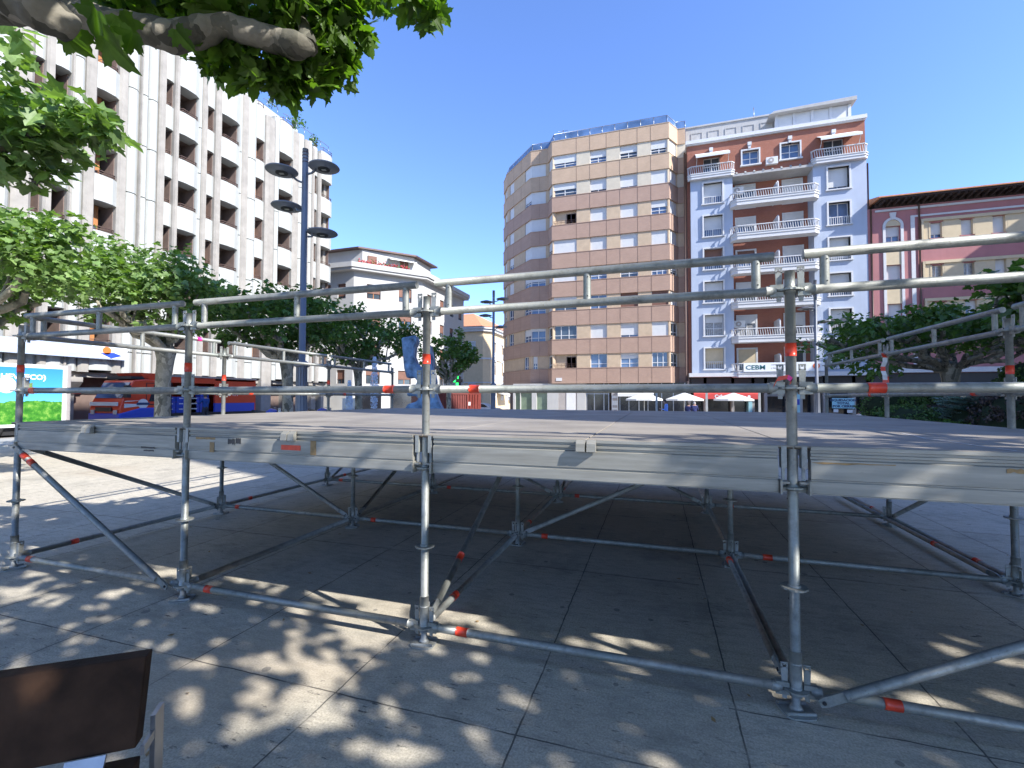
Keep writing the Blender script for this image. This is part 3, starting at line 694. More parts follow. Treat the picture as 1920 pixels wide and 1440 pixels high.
aw.extr([Fg.P(gs(1160), 0, 2.45), Fg.P(gs(1160), 1.1, 2.0), Fg.P(gs(1160), 1.1, 1.72), Fg.P(gs(1160), 1.06, 1.72), Fg.P(gs(1160), 1.06, 1.97), Fg.P(gs(1160), 0, 2.4)], Vector((Fg.d.x, Fg.d.y, 0))*(gs(1226)-gs(1160)))
aw.build('awning', G['canvas'], tan)
pl_ = MB(); Fm.box(pl_, cu(Fm, 1043, 713), cu(Fm, 1054, 713), .1, .13, 3.3, 3.62); pl_.build('street_plate', G['white'], tan)

# ------------------------------------------------------------------ blue and brick block
blue = empty('apartment_building', (15.8, 48, -.5), 'pale blue rendered apartment block with red brick centre, white balconies and brick top storey', 'building')
X0, X1 = atY(1290, 420, YF)[0], atY(1628, 480, YF)[0]
F = FB = Fr((X0, YF), (X1, YF))
def bu(u, v=480): return cu(FB, u, v)
l1, c0, c1, r1 = 0.0, bu(1375), bu(1527), FB.L
ZR = [21.95-3.14*r for r in range(6)]; WH = 1.92
mb = MB(); F.box(mb, 0, F.L, -12, -1.6, -1, 25.9); mb.build('core', G['brick'], blue)
lw = (bu(1319, 360), bu(1354, 360)); rw = (bu(1553, 400), bu(1593, 400))
for nm, a0, a1, (w0, w1) in (('left', l1+.25, c0, lw), ('right', c1, r1, rw)):
    mb = MB(); ops = [(w0, w1, z-WH, z) for z in ZR]
    F.grid(mb, a0, a1, 3.9, 22.55, ops, -.4, 0); F.box(mb, a0, a1, -1.6, -.4, 3.9, 22.55)
    mb.build('blue_wall', G['blue'], blue)
    for r, z in enumerate(ZR):
        shf = ([.6, .62, .45, .8, .35, .75] if nm == 'left' else [.85, 0, .9, .8, .4, .5])[r]
        o = window(F, blue, w0+.02, w1-.02, z-WH, z, n=-.3, panes=2, sh=shf, shm='shut_b' if (nm == 'left' and r == 2) else ('cream' if nm == 'left' and r == 5 else 'shut_w'), gl='shut_c' if r >= 4 else 'glassb')
        tb = MB()
        for x_, y_ in ((w0-.13, w0), (w1, w1+.13)): F.box(tb, x_, y_, -.3, .14, z-WH-.05, z+.12)
        F.box(tb, w0, w1, -.3, .139, z, z+.118); F.box(tb, w0-.2, w1+.2, -.3, .18, z-WH-.14, z-WH-.05); F.box(tb, w0, w1, -.3, -.01, z-WH-.05, z-WH)
        tb.build('surround', G['wtrim'], o)
        if r not in (0, ) or nm == 'left':
            gb = MB(); k = 9
            for t in range(k+1): xx = w0+.06+(w1-w0-.12)*t/k; F.box(gb, xx-.018, xx+.018, -.08, -.05, z-WH, z-WH+.62)
            F.box(gb, w0, w1, -.09, -.04, z-WH+.62, z-WH+.67); gb.build('guard_grille', G['white'], o)
# brick side and top storey
mb = MB()
topops = [(bu(1392, 295), bu(1423, 295), 23.25, 24.62), (bu(1465, 285), bu(1500, 285), 23.3, 24.75), (bu(1319, 305), bu(1350, 305), 22.7, 24.5), (bu(1545, 270), bu(1583, 270), 22.7, 24.6)]
F.grid(mb, 0, F.L, 22.55, 25.96, topops, -.6, -.15); F.box(mb, 0, F.L, -1.6, -.6, 22.55, 25.96); F.box(mb, 0, .25, -1.6, -.45, 3.9, 22.55)
mb.build('brick_top_storey', G['brick'], blue)
for k, (a, b, z0, z1) in enumerate(topops):
    o = window(F, blue, a, b, z0, z1, n=-.38, panes=2, gl='glassb' if k < 2 else 'glass', mid=.5 if k != 2 else .55)
    if k < 2:
        tb = MB(); F.box(tb, a-.12, a, -.3, .02, z0, z1+.12); F.box(tb, b, b+.12, -.3, .02, z0, z1+.12); F.box(tb, a, b, -.3, .018, z1, z1+.118); F.box(tb, a-.2, b+.2, -.15, .1, z0-.12, z0); tb.build('surround', G['wtrim'], o)
cb = MB(); F.box(cb, -.15, F.L+.1, -12, .12, 25.96, 26.28); F.box(cb, -.1, F.L+.05, -12, .02, 25.86, 25.96); cb.build('cornice', G['wtrim'], blue)
pb = MB(); q0, q1 = 0, bu(1460, 230); F.box(pb, q0, q1, -2.6, -2.2, 26.28, 28.75); F.box(pb, q0, q1+.3, -2.7, -2.1, 28.75, 28.9)
for k in range(5):
    a = q0+.5+k*(q1-q0)/5
    F.box(pb, a, a+.06, -2.2, -2.15, 27.0, 28.2); F.box(pb, a+1., a+1.06, -2.2, -2.15, 27.0, 28.2); F.box(pb, a+.06, a+1.0, -2.2, -2.152, 28.14, 28.2)
pb.build('roof_parapet', G['greyren'], blue)
at_ = MB(); a0, a1 = bu(1462, 230), bu(1603, 205)
F.box(at_, a0, a1, -4.5, -1.2, 26.28, 28.05); 
for k in range(5): aa = a0+(a1-a0)*k/4.; F.box(at_, aa-.12, aa+.12, -1.2, -1.12, 26.28, 28.05)
for k in range(4): aa = a0+(a1-a0)*k/4.; F.box(at_, aa+.14, aa+(a1-a0)/4-.14, -1.2, -1.17, 26.55, 27.9, 1)
at_.extr([F.P(a0-.7, -.6, 28.0), F.P(a0-.3, -.6, 28.25), F.P(a1+.4, -.6, 28.45), F.P(a1+.4, -.6, 28.1), F.P(a0, -.6, 28.05)], Vector((F.n.x, F.n.y, 0))*-4.2, 2)
at_.build('glazed_attic', [G['wtrim'], G['shut_w'], G['greyren']], blue)
an = MB(); p = F.P(bu(1424, 210), -2.5, 28.9); an.tube([p, p+Vector((0, 0, 1.1))], .04, n=6); an.build('antenna', G['steel'], blue)
for u in (1333, 1405, 1481, 1563):
    s_ = bu(u, 255); lb = MB(); F.box(lb, s_-.16, s_+.16, -.15, .1, 25.05, 25.35); F.box(lb, s_-.11, s_+.11, -.15, .05, 24.75, 25.05); lb.build('wall_bracket', G['wtrim'], blue)
def balcony(s0, s1, z, dep, par, ch=.45, hr=.62, slab=.55, n0=0):
    mb = MB(); P = [(s0, n0), (s0, n0+dep-ch), (s0+ch, n0+dep), (s1-ch, n0+dep), (s1, n0+dep-ch), (s1, n0)]
    pts = [F.P(a, n, 0) for a, n in P]; mb.prism([(p.x, p.y) for p in pts], z-slab, z-.001)
    pts2 = [F.P(s0-.05+(a-s0)*(1+.1/(s1-s0)), n+(.05 if n > n0 else 0), 0) for a, n in P]; mb.prism([(p.x, p.y) for p in pts2], z, z+.07); mb.prism([(p.x, p.y) for p in pts2], z-.22, z-.17)
    o = mb.build('balcony', G['wtrim'], par)
    rb = MB()
    seg = list(zip(P[:-1], P[1:]))
    for (a, n), (b, m_) in seg:
        A, B_ = F.P(a, n-.06 if n > n0 else n, z+hr+.07), F.P(b, m_-.06 if m_ > n0 else m_, z+hr+.07); L_ = (B_-A).length
        d = (B_-A)/2; rb.obox((A+B_)/2, d, Vector((-d.y, d.x, 0)).normalized()*.05, (0, 0, .035))
        k = max(1, int(L_/.19))
        for t in range(k):
            c = A+(B_-A)*(t+.5)/k; tl = d.normalized()*.05; rb.extr([c+Vector((0, 0, -.035))-tl*1.2-d.normalized()*.02, c+Vector((0, 0, -.035))-tl*1.2+d.normalized()*.02, c+Vector((0, 0, -hr))+tl*.4+d.normalized()*.02, c+Vector((0, 0, -hr))+tl*.4-d.normalized()*.02], Vector((-d.y, d.x, 0)).normalized()*.04)
    rb.build('balustrade', G['wtrim'], o); return o
for r in range(6):
    zf = 19.72-3.14*r; balcony(c0-.25, c1+.25, zf, 1.0 if r < 5 else .85, blue)
    for k, (ua, ub) in enumerate(((1393, 1423), (1470, 1501))):
        a, b = cu(FB, ua, 400), cu(FB, ub, 400)
        o = window(Fr((X0, YF+1.6), (X1, YF+1.6)), blue, a+(-.3 if k == 0 else .35), b+(-.1 if k == 0 else .5), zf, zf+2.2, n=.05, panes=2, sh=[(.25, .7), (.35, .3), (.5, .35), (.3, .5), (.3, .45), (.6, .1)][r][k], shm=['shut_w', 'shut_w', 'shut_b', 'shut_w', 'shut_w', 'cream'][r] if k == 0 else 'shut_w', gl='glassb' if r in (1, 2) else 'shut_c' if r == 4 else 'glass')
        tb = MB(); F2 = Fr((X0, YF+1.6), (X1, YF+1.6)); a2, b2 = a+(-.3 if k == 0 else .35), b+(-.1 if k == 0 else .5)
        F2.box(tb, a2-.14, a2, .0, .12, zf, zf+2.35); F2.box(tb, b2, b2+.14, .0, .12, zf, zf+2.35); F2.box(tb, a2, b2, .0, .118, zf+2.2, zf+2.34); tb.build('surround', G['wtrim'], o)
    cm = (c0+c1)/2+.35; dv = MB()
    pts = [F.P(cm, n, z_) for n, z_ in ((-1.6, zf), (.55, zf), (.55, zf+1.0), (.5, zf+1.35), (.3, zf+1.55), (.05, zf+1.3), (-.05, zf+1.6), (-1.6, zf+1.6))]
    dv.extr(pts, Vector((F.d.x, F.d.y, 0))*.09); dv.build('balcony_divider', G['wtrim'], blue)
for a, b, zz in ((-.0, c0+.15, 22.78), (c1-.15, r1+.05, 22.78)): balcony(a, b, zz, .45, blue, .3, .72, .45)
for a, b in ((bu(1303, 290), bu(1366, 290)), (bu(1532, 255), bu(1609, 255))):
    ab = MB(); ab.extr([F.P(a, -.15, 25.0), F.P(a, .95, 24.35), F.P(a, .95, 24.12), F.P(a, .9, 24.12), F.P(a, .9, 24.33), F.P(a, -.15, 24.95)], Vector((F.d.x, F.d.y, 0))*(b-a))
    for s_ in (a+.1, b-.1): ab.tube([F.P(s_, .3, 23.5), F.P(s_, .92, 24.2)], .02, n=5)
    ab.build('awning', G['canvas'], blue)
ap = MB(); F.box(ap, c0, c1, -1.6, .25, 22.2, 22.42)
for k in range(9): s_ = c0+.3+(c1-c0-.6)*k/8; ap.extr([F.P(s_, -.15, 22.42), F.P(s_, .3, 22.42), F.P(s_, .05, 22.55), F.P(s_, -.15, 22.75)], Vector((F.d.x, F.d.y, 0))*.14)
ap.build('porch_slab', G['greyren'], blue)
def acunit(p0, par):
    s_, n_, z_ = p0; mb = MB(); F.box(mb, s_, s_+.95, n_, n_+.35, z_, z_+.65)
    p = F.P(s_+.38, n_+.36, z_+.33); ring = []
    mb.tube([p, p+Vector((F.n.x, F.n.y, 0))*.02], .25, 1, n=20); mb.tube([p+Vector((F.n.x, F.n.y, 0))*.02, p+Vector((F.n.x, F.n.y, 0))*.03], .09, 0, n=12)
    mb.build('air_conditioner', [G['white'], G['greyst']], par)
acunit((bu(1436, 307), -.15, 22.95), blue); acunit((c0+.1, -1.0, 20.9), blue); acunit((c0+.1, -1.0, 8.2), blue)
gf = MB(); F.box(gf, -.05, F.L+.1, -.4, .75, 3.55, 3.9); gf.build('ledge', G['wtrim'], blue)
gg = MB(); F.box(gg, 0, F.L, -1.6, -1.2, -.6, 3.55)
for u in (1290, 1320, 1372, 1410, 1434, 1478, 1500, 1528, 1545, 1600, 1626): F.box(gg, bu(u, 745), bu(u, 745)+.25, -1.2, -.2, -.6, 3.55, 1)
F.box(gg, bu(1404, 745), bu(1411, 745), -1.2, -.15, -.6, 1.9, 2); F.box(gg, bu(1490, 745), bu(1501, 745), -1.2, -.15, -.6, 2.1, 2); F.box(gg, bu(1491, 745), bu(1500, 745), -.15, -.12, 1.0, 1.5, 3)
F.box(gg, 0, F.L, -.3, -.2, 2.9, 3.55, 4); F.box(gg, bu(1435, 745), bu(1477, 745), -1.15, -1.0, 1.75, 1.95, 1)
gg.build('ground_floor', [G['shopglass'], G['greyst'], G['cyan'], G['bluep'], G['black']], blue)
s0 = bu(1391, 705); sg = MB(); F.box(sg, s0, bu(1545, 705), .88, .95, 3.95, 4.75)
sgo = tag(sg.build('shop_sign', G['signwhite']), 'long white clinic sign with dark teal lettering below the lowest balcony', 'sign')
text('CEBM', .55, F.P(s0+.15, .955, 4.15), (F.d.x, F.d.y, 0), (0, 0, 1), G['signteal'], sgo, bold=.012, sx=1.15)
for k, tx in enumerate(('centro de estudios', 'y bienestar medico')): text(tx, .2, F.P(s0+2.2, .955, 4.5-.3*k), (F.d.x, F.d.y, 0), (0, 0, 1), G['greyst'], sgo, sx=1.2)
ob_ = MB(); c = F.P(bu(1524, 697), .955, 4.38); ob_.tube([c, c+Vector((0, -.02, 0))], .26, n=20); ob_.tube([c+Vector((.05, -.02, .03)), c+Vector((.05, -.03, .03))], .1, 1, n=12); ob_.build('logo', [G['orange'], G['signwhite']], sgo)
# drain pipes between the blocks
dp = MB()
for x_, nn, z1 in ((-.28, .1, 25.2), (-.12, -.2, 25.2), (F.L+.12, -.1, 22)): dp.tube([F.P(x_, nn, 3.2), F.P(x_, nn, z1)], .07, n=8)
dp.build('drain_pipes', G['darkrail'], blue)
# red awning, cafe
ra = MB(); a, b = bu(1299, 745), bu(1417, 745)
ra.extr([F.P(a, -.2, 2.55), F.P(a, 1.3, 1.95), F.P(a, 1.3, 1.5), F.P(a, 1.26, 1.5), F.P(a, 1.26, 1.9), F.P(a, -.2, 2.5)], Vector((F.d.x, F.d.y, 0))*(b-a))
rao = ra.build('awning', G['awnred'], blue)
text('Cafeteria', .42, F.P(a+1.75, 1.31, 1.6), (F.d.x, F.d.y, 0), (0, 0, 1), G['letwhite'], rao, bold=.015)
text('e', .5, F.P(b-.9, 1.31, 1.6), (F.d.x, F.d.y, 0), (0, 0, 1), G['letwhite'], rao, bold=.02)
# closing-down shop
s0, s1 = bu(1560, 760), bu(1602, 760)
cs = MB(); za, zb = atY(1575, 765.5, YF-.6)[2], atY(1575, 746.5, YF-.6)[2]
Fs = Fr((X0, YF-.6), (X1, YF-.6)); s0, s1 = cu(Fs, 1560, 757), cu(Fs, 1602, 757); Fs.box(cs, s0, s1, 0, .03, za, zb)
cso = tag(cs.build('shop_sign', G['cyan']), 'pale cyan closing down sale sign in a dark shop window', 'sign')
hh = (zb-za)
for k, tx in enumerate(('LIQUIDACION', 'TOTAL', 'POR CIERRE')): text(tx, hh*.30, Fs.P((s0+s1)/2, .035, zb-hh*(.30+.30*k)), (1, 0, 0), (0, 0, 1), G['letnavy'], cso, bold=.014, align='CENTER', sx=1.12)
nt_ = MB(); Fs.box(nt_, s0+.1, s0+.45, 0, .02, za-.35, za-.08); Fs.box(nt_, s0+1.1, s0+1.5, 0, .02, za-.38, za-.12); nt_.build('notice', G['white'], cso)

# ------------------------------------------------------------------ pink block
pinkb = empty('apartment_building', (31, 48, -.5), 'pink rendered building with cream window panels and dark overhanging eaves', 'building')
PX0, PX1 = atY(1627, 450, YF)[0], 44.
F = FP = Fr((PX0, YF), (PX1, YF))
rects = [(1660,424,1688,453,.62),(1662,497,1691,527,1),(1665,570,1692,600,.7),(1741,417,1769,446,.72),(1798,411,1827,440,1),(1857,404,1888,436,1),(1744,497,1770,524,0),(1803,492,1830,520,0),(1862,485,1890,515,1),(1748,567,1776,597,.85),(1806,563,1835,592,.55),(1866,558,1896,588,1)]
ops = []
for u0, v0, u1, v1, s_ in rects:
    a, zt = F.uv(u0, (v0)); b, zb = F.uv(u1, v1); zt2 = F.uv((u0+u1)/2, v0)[1]; zb2 = F.uv((u0+u1)/2, v1)[1]; ops.append((a, b, zb2, zt2, s_))
for k in range(3):
    for dx in (3.0, 6.0, 8.8):
        a, b, z0, z1, s_ = ops[5+3*k]; 
        if b+dx < F.L-.3: ops.append((a+dx, b+dx, z0, z1, .6))
mb = MB(); F.grid(mb, 0, F.L, 3.6, 17.9, [o[:4] for o in ops], -.35, 0); mb.build('pink_wall', G['pink'], pinkb)
mb = MB(); F.box(mb, 0, F.L, -10, -.55, -.6, 17.9); F.box(mb, 0, .6, -.55, -.36, 3.6, 17.9); mb.build('core', G['greyren'], pinkb)
for k, (a, b, z0, z1, s_) in enumerate(ops): window(F, pinkb, a, b, z0, z1, n=-.25, panes=2, sh=s_, gl='shut_c' if s_ == 0 else 'glassb')
tr = MB()                                  # cream panels between windows
for row in (range(3, 6), range(6, 9), range(9, 12)):
    row = list(row); z0 = ops[row[0]][2]-.12; z1 = ops[row[0]][3]+.1
    ex = [ops[i] for i in range(12, len(ops)) if abs(ops[i][2]-ops[row[-1]][2]) < .4]
    sp = [(ops[i][0], ops[i][1]) for i in row]+[(o[0], o[1]) for o in ex]
    st_ = sp[0][0]-.55
    F.box(tr, st_, st_+.15, .001, .16, z0-.12, z1+.25); F.box(tr, st_+.15, F.L, .001, .17, z1+.02, z1+.26); F.box(tr, st_+.15, F.L, .001, .12, z0-.14, z0)
    F.box(tr, st_+.16, sp[0][0], .001, .03, z0, z1+.02)
    for (a, b), (c_, d_) in zip(sp, sp[1:]): F.box(tr, b+.02, c_-.02, .001, .06, z0, z1+.02)
tr.build('cream_panel', G['cream'], pinkb)
for (a, b, z0, z1, s_) in ops[3:]:
    lb = MB(); F.box(lb, a-.02, a+.10, -.24, .055, z0, z1); F.box(lb, b-.10, b+.02, -.24, .055, z0, z1); lb.build('window_lining', G['cream'], pinkb)
ar = MB(); a, b = ops[0][0], ops[0][1]; cx = (a+b)/2; hw = (b-a)/2; zt = ops[0][3]
for i in (0, 1):
    z1 = ops[i][2]-.02; z0 = ops[i+1][3]+.02; F.box(ar, a, b, .001, .05, z0, z1)
F.box(ar, a, b, .001, .05, 6.2, ops[2][2]-.02)
ar.build('cream_panel', G['cream'], pinkb); ar = MB()
ar.extr([F.P(cx+hw*math.cos(q), .001, zt+hw*math.sin(q)) for q in [math.pi*k/16 for k in range(17)]], Vector((F.n.x, F.n.y, 0))*.04)
ar.build('cream_panel', G['cream'], pinkb)
wt = MB()
for s_ in (a-.22, b+.02): F.box(wt, s_, s_+.2, .001, .1, 4.3, zt)
for k in range(16):
    q0, q1 = math.pi*k/16, math.pi*(k+1)/16; ri, ro = hw+.02, hw+.22
    wt.extr([F.P(cx+r_*math.cos(q), .001, zt+r_*math.sin(q)) for r_, q in ((ri, q0), (ro, q0), (ro, q1), (ri, q1))], Vector((F.n.x, F.n.y, 0))*.1)
wt.extr([F.P(cx-.14, .001, zt+hw+.02), F.P(cx+.14, .001, zt+hw+.02), F.P(cx+.24, .001, zt+hw+.62), F.P(cx-.24, .001, zt+hw+.62)], Vector((F.n.x, F.n.y, 0))*.14)
wt.build('white_moulding', G['wtrim'], pinkb); wt = MB()
s_ = cu(F, 1712, 480); F.box(wt, s_-.14, s_+.14, .001, .08, 4.3, 17.0); F.box(wt, s_+.14, F.L, .001, .08, 16.85, 17.0); F.box(wt, .55, F.L, .001, .1, 17.55, 17.72); F.box(wt, 0, F.L, .001, .5, 3.75, 4.15)
wt.build('white_moulding', G['wtrim'], pinkb)
dp = MB(); s_ = cu(F, 1724, 480); dp.tube([F.P(s_, .1, 4.2), F.P(s_, .1, 17.9)], .07, n=8); dp.tube([F.P(.25, .05, 4.2), F.P(.25, .05, 17.9)], .07, n=8); dp.build('drain_pipe', G['darkrail'], pinkb)
ev = MB(); F.box(ev, .6, F.L+.5, -10, 1.1, 18.25, 18.4); F.box(ev, .6, F.L, -.3, .02, 17.9, 18.25, 1)
for k in range(40):
    s_ = .8+k*.5
    if s_ < F.L: ev.extr([F.P(s_, .02, 17.95), F.P(s_, 1.0, 18.12), F.P(s_, 1.0, 18.25), F.P(s_, .02, 18.25)], Vector((F.d.x, F.d.y, 0))*.14)
ev.build('eaves', G['soffit'] and [G['soffit'], G['soffit']], pinkb)
rf = MB(); rf.extr([F.P(.4, 1.2, 18.4), F.P(.4, 1.2, 18.5), F.P(.4, -5, 20.2), F.P(.4, -5, 18.4)], Vector((F.d.x, F.d.y, 0))*(F.L)); rf.build('roof', G['tile'], pinkb)
gg = MB(); F.box(gg, 0, F.L, -.55, -.3, -.6, 3.75); F.box(gg, 0, F.L, -.3, .1, 2.9, 3.7, 1)
for u in (1634, 1655, 1690, 1732, 1800, 1850): F.box(gg, cu(F, u, 740), cu(F, u, 740)+.9, -.3, -.05, -.6, 2.9, 2)
F.box(gg, cu(F, 1655, 740), cu(F, 1735, 740), -.3, -.2, -.6, 2.9, 2); F.box(gg, cu(F, 1745, 740), cu(F, 1800, 740), -.3, -.22, -.6, 2.9, 2); F.box(gg, cu(F, 1830, 740), F.L, -.3, -.22, -.6, 2.9, 2)
gg.build('ground_floor', [G['shopglass'], G['black'], G['yel']], pinkb)

# ------------------------------------------------------------------ white ribbed block on the left
wb = empty('apartment_building', (-28, 14, 0), 'white ribbed concrete apartment block with recessed brown balconies on the left', 'building')
XW = -22.2
def wy(u, v=333): return atX(u, v, XW)[1]
seg = [(53,75,'win'),(75,92,'rib'),(92,122,'balc'),(122,128,'rib'),(128,151,'panel'),(151,172,'rib'),(172,214,'balcg'),(214,231,'rib'),(231,254,'panel'),(254,257,'rib'),(257,290,'panel'),(290,303,'rib'),(303,320,'win'),(320,328,'rib'),(328,365,'balc'),(365,372,'panel'),(372,382,'rib'),(382,398,'wino'),(398,409,'rib'),(409,443,'balc'),(443,448,'panel'),(448,460,'rib'),(460,477,'panel'),(477,493,'wino'),(493,511,'rib'),(511,520,'panel'),(520,545,'balc'),(545,556,'rib'),(556,567,'panel'),(567,575,'rib'),(575,581,'panel'),(581,585,'rib'),(585,593,'win'),(593,598,'rib'),(598,618,'balc')]
SG = [(wy(a), wy(b), t) for a, b, t in seg]
y = SG[0][0]
pat = [('rib', .7), ('panel', 1.3), ('balc', 1.6), ('rib', .5), ('win', .9), ('rib', .6), ('panel', 1.3), ('rib', .5), ('panel', 1.3), ('rib', .7), ('balcg', 1.6)]
k = 0; pre = []
while y > -9:
    t, w_ = pat[k % len(pat)]; pre.insert(0, (y-w_, y, t)); y -= w_; k += 1
SG = pre+SG
WT = [20.5-2.93*r for r in range(6)]; OH = 1.56; WBOT, WTOP = 2.8, 23.1
YW0, YW1 = SG[0][0], SG[-1][1]
F = FW = Fr((XW, YW0), (XW, YW1))
mb = MB(); mb.box((-45, YW0, -.2), (XW-1.25, YW1, WTOP-.4)); mb.build('core', G['recess'], wb)
mb = MB(); mb.box((-45, YW1-.35, -.2), (XW-.3, YW1+.02, WTOP)); mb.build('end_wall', G['conc'], wb)
def curvepoly(a, b, n0, n1, k=6):
    P = [(a, -.05)]
    for i in range(k+1):
        t = i/k; P.append((a+(b-a)*t, n0+(n1-n0)*min(1, 1.6*math.sin(math.pi*t)) if True else 0))
    return P+[(b, -.05)]
def wprism(mb, P, z0, z1, m=0):
    q = [F.P(a, n, 0) for a, n in P]; mb.prism([(p.x, p.y) for p in q], z0, z1, m)
random.seed(21)
for (ya, yb, t) in SG:
    a, b = ya-YW0, yb-YW0; wd = b-a
    if t == 'rib':
        mb = MB(); wprism(mb, [(a, -1.25), (a, .22), (a+wd*.2, .34), (b-wd*.2, .34), (b, .22), (b, -1.25)], WBOT if wd < .8 else .0, WTOP-random.choice([0, .2, .5])); mb.build('pilaster', G['conc'], wb)
    elif t == 'panel':
        mb = MB()
        n1 = .42 if wd > 1.0 else .3; zz = [WBOT]+[z-OH-.3 for z in WT[::-1]]+[WTOP]
        parts_ = [(a, b)] if wd < .8 else [(a, a+wd*.42), (a+wd*.46, b)]
        for a, b in [q_ for q_ in parts_ for _ in (0,)]:
          wd = b-a
          for z0, z1 in zip(zz, zz[1:]): wprism(mb, [(a, -1.25)]+[(a+wd*q, .10+(n1-.10)*h_) for q, h_ in ((.0, 0), (.12, .55), (.3, .95), (.62, 1), (.82, .7), (.93, .25), (1.0, .1))]+[(b, -1.25)], z0+.028, z1-.028)
        mb.build('facade_panel', G['wpanel'], wb)
        a, b = ya-YW0, yb-YW0; jb = MB(); F.box(jb, a+.01, b-.01, -1.2, .06, WBOT+.02, WTOP-.05); jb.build('joint_backing', G['greyst'], wb)
    else:
        n1 = {'win': .16, 'wino': .16, 'balc': .36, 'balcg': .36}[t]; dz = .0
        for r in range(-1, 6):
            zt = WT[0]+2.93 if r < 0 else WT[r]; z1 = min(zt-OH, WTOP-.1); z0 = max(zt-2.93, WBOT)
            if r == -1: z1 = WTOP-.15
            mb = MB()
            if t[:3] == 'win': wprism(mb, [(a, -.5), (a, .1), (a+wd*.3, n1), (b-wd*.3, n1), (b, .1), (b, -.5)], z0, z1)
            else: wprism(mb, [(a-.06, -.5), (a-.06, .26), (a+.2*wd, n1*.97), (a+.3*wd, n1), (a+.74*wd, n1), (b+.06, .2), (b+.06, -.5)], z0, z1)
            o = mb.build('balcony_front', G['wpanel'], wb)
            rb = MB()
            for h in ((.10, .22) if r >= 0 else (.15, .35)): rb.tube([F.P(a+.1, .0, z1+h), F.P(a+.15, n1-.05, z1+h), F.P(b-.15, n1-.05, z1+h), F.P(b-.1, .0, z1+h)], .022, n=6)
            for s_ in (a+.15, b-.15): rb.tube([F.P(s_, n1-.05, z1), F.P(s_, n1-.05, z1+(.22 if r >= 0 else .35))], .018, n=5)
            rb.build('rail', G['darkrail'], o)
            if r >= 0:
                sh = {'wino': random.choice([1, .8, .6]), 'balcg': random.choice([1, .5]), 'win': random.choice([0, .4, 1]), 'balc': random.choice([0, .5, .3])}[t]
                fl = MB(); F.box(fl, a-.02, b+.02, -1.2, -.0, zt+.001, zt+.16); F.box(fl, b-.03, b+.0, -1.2, -.02, z1-.2, zt); F.box(fl, a, a+.03, -1.2, -.02, z1-.2, zt); fl.build('slab', G['recess'], o)
                window(F, wb, a+.08, b-(.08 if t[:3] == 'win' else wd*.35), zt-OH-.5, zt-.02, n=-1.0 if t[:4] == 'balc' and t != 'balcg' else -.6, fr='shut_o' if t in ('wino', 'balcg') else 'shut_b', panes=1 if wd < 1.2 else 2, sh=sh, shm='shut_o' if t in ('wino', 'balcg') else 'recess')
# roof terrace plants and rails
random.seed(5)
for k in range(9):
    yy = 14+k*1.9; rb = MB(); rb.tube([(XW+.2, yy, WTOP+.55), (XW+.35, yy+.2, WTOP+.55), (XW+.35, yy+1.2, WTOP+.55), (XW+.2, yy+1.4, WTOP+.55)], .025, n=6)
    rb.tube([(XW+.35, yy+.2, WTOP), (XW+.35, yy+.2, WTOP+.55)], .02, n=5); rb.tube([(XW+.35, yy+1.2, WTOP), (XW+.35, yy+1.2, WTOP+.55)], .02, n=5); rb.build('terrace_rail', G['steel'], wb)
mb = MB(); mb.box((-42, YW0+1, WTOP-.4), (XW-2.2, YW1-1.5, WTOP+2.0)); mb.box((-42, YW0, WTOP-.4), (XW-.2, YW1-.4, WTOP-.3), 1); mb.build('penthouse', [G['wpanel'], G['conc']], wb)
rt_ = [((XW-.3+random.uniform(-.6, .5), 17+random.uniform(0, 13.5), WTOP+.35+random.uniform(0, .5)), (.3, .35, .35), 26) for _ in range(16)]+[((XW-.1, 27.5+random.uniform(-.6, .6), WTOP+1.1), (.4, .5, .6), 40) for _ in range(3)]
ROOFPL = (wb, rt_)
# ground floor: recessed shops behind piers, heavy brackets
mb = MB(); mb.box((XW-2.2, YW0, -.2), (XW-2.0, YW1-.4, WBOT)); mb.box((XW-2.0, YW0, WBOT-.25), (XW-.1, YW1, WBOT-.001), 1)
mb.build('arcade_wall', [G['offw'], G['conc']], wb)
for k in range(14):
    yy = YW0+1.2+k*2.9
    if yy > YW1-1: break
    mb = MB(); mb.box((XW-1.9, yy, -.2), (XW-.6, yy+.55, WBOT-.25)); q = [(XW-.6, WBOT-.26), (XW+.1, WBOT-.26), (XW+.1, WBOT-.5), (XW-.6, WBOT-1.2)]
    mb.extr([(x_, yy+.02, z_) for x_, z_ in q], (0, .5, 0)); mb.build('arcade_pier', G['conc'], wb)
    if yy > 15 or yy < 6: gb = MB(); gb.box((XW-1.99, yy+.7, .1), (XW-1.9, yy+2.7, WBOT-.6)); gb.build('shop_window', G['shopglass'], wb)
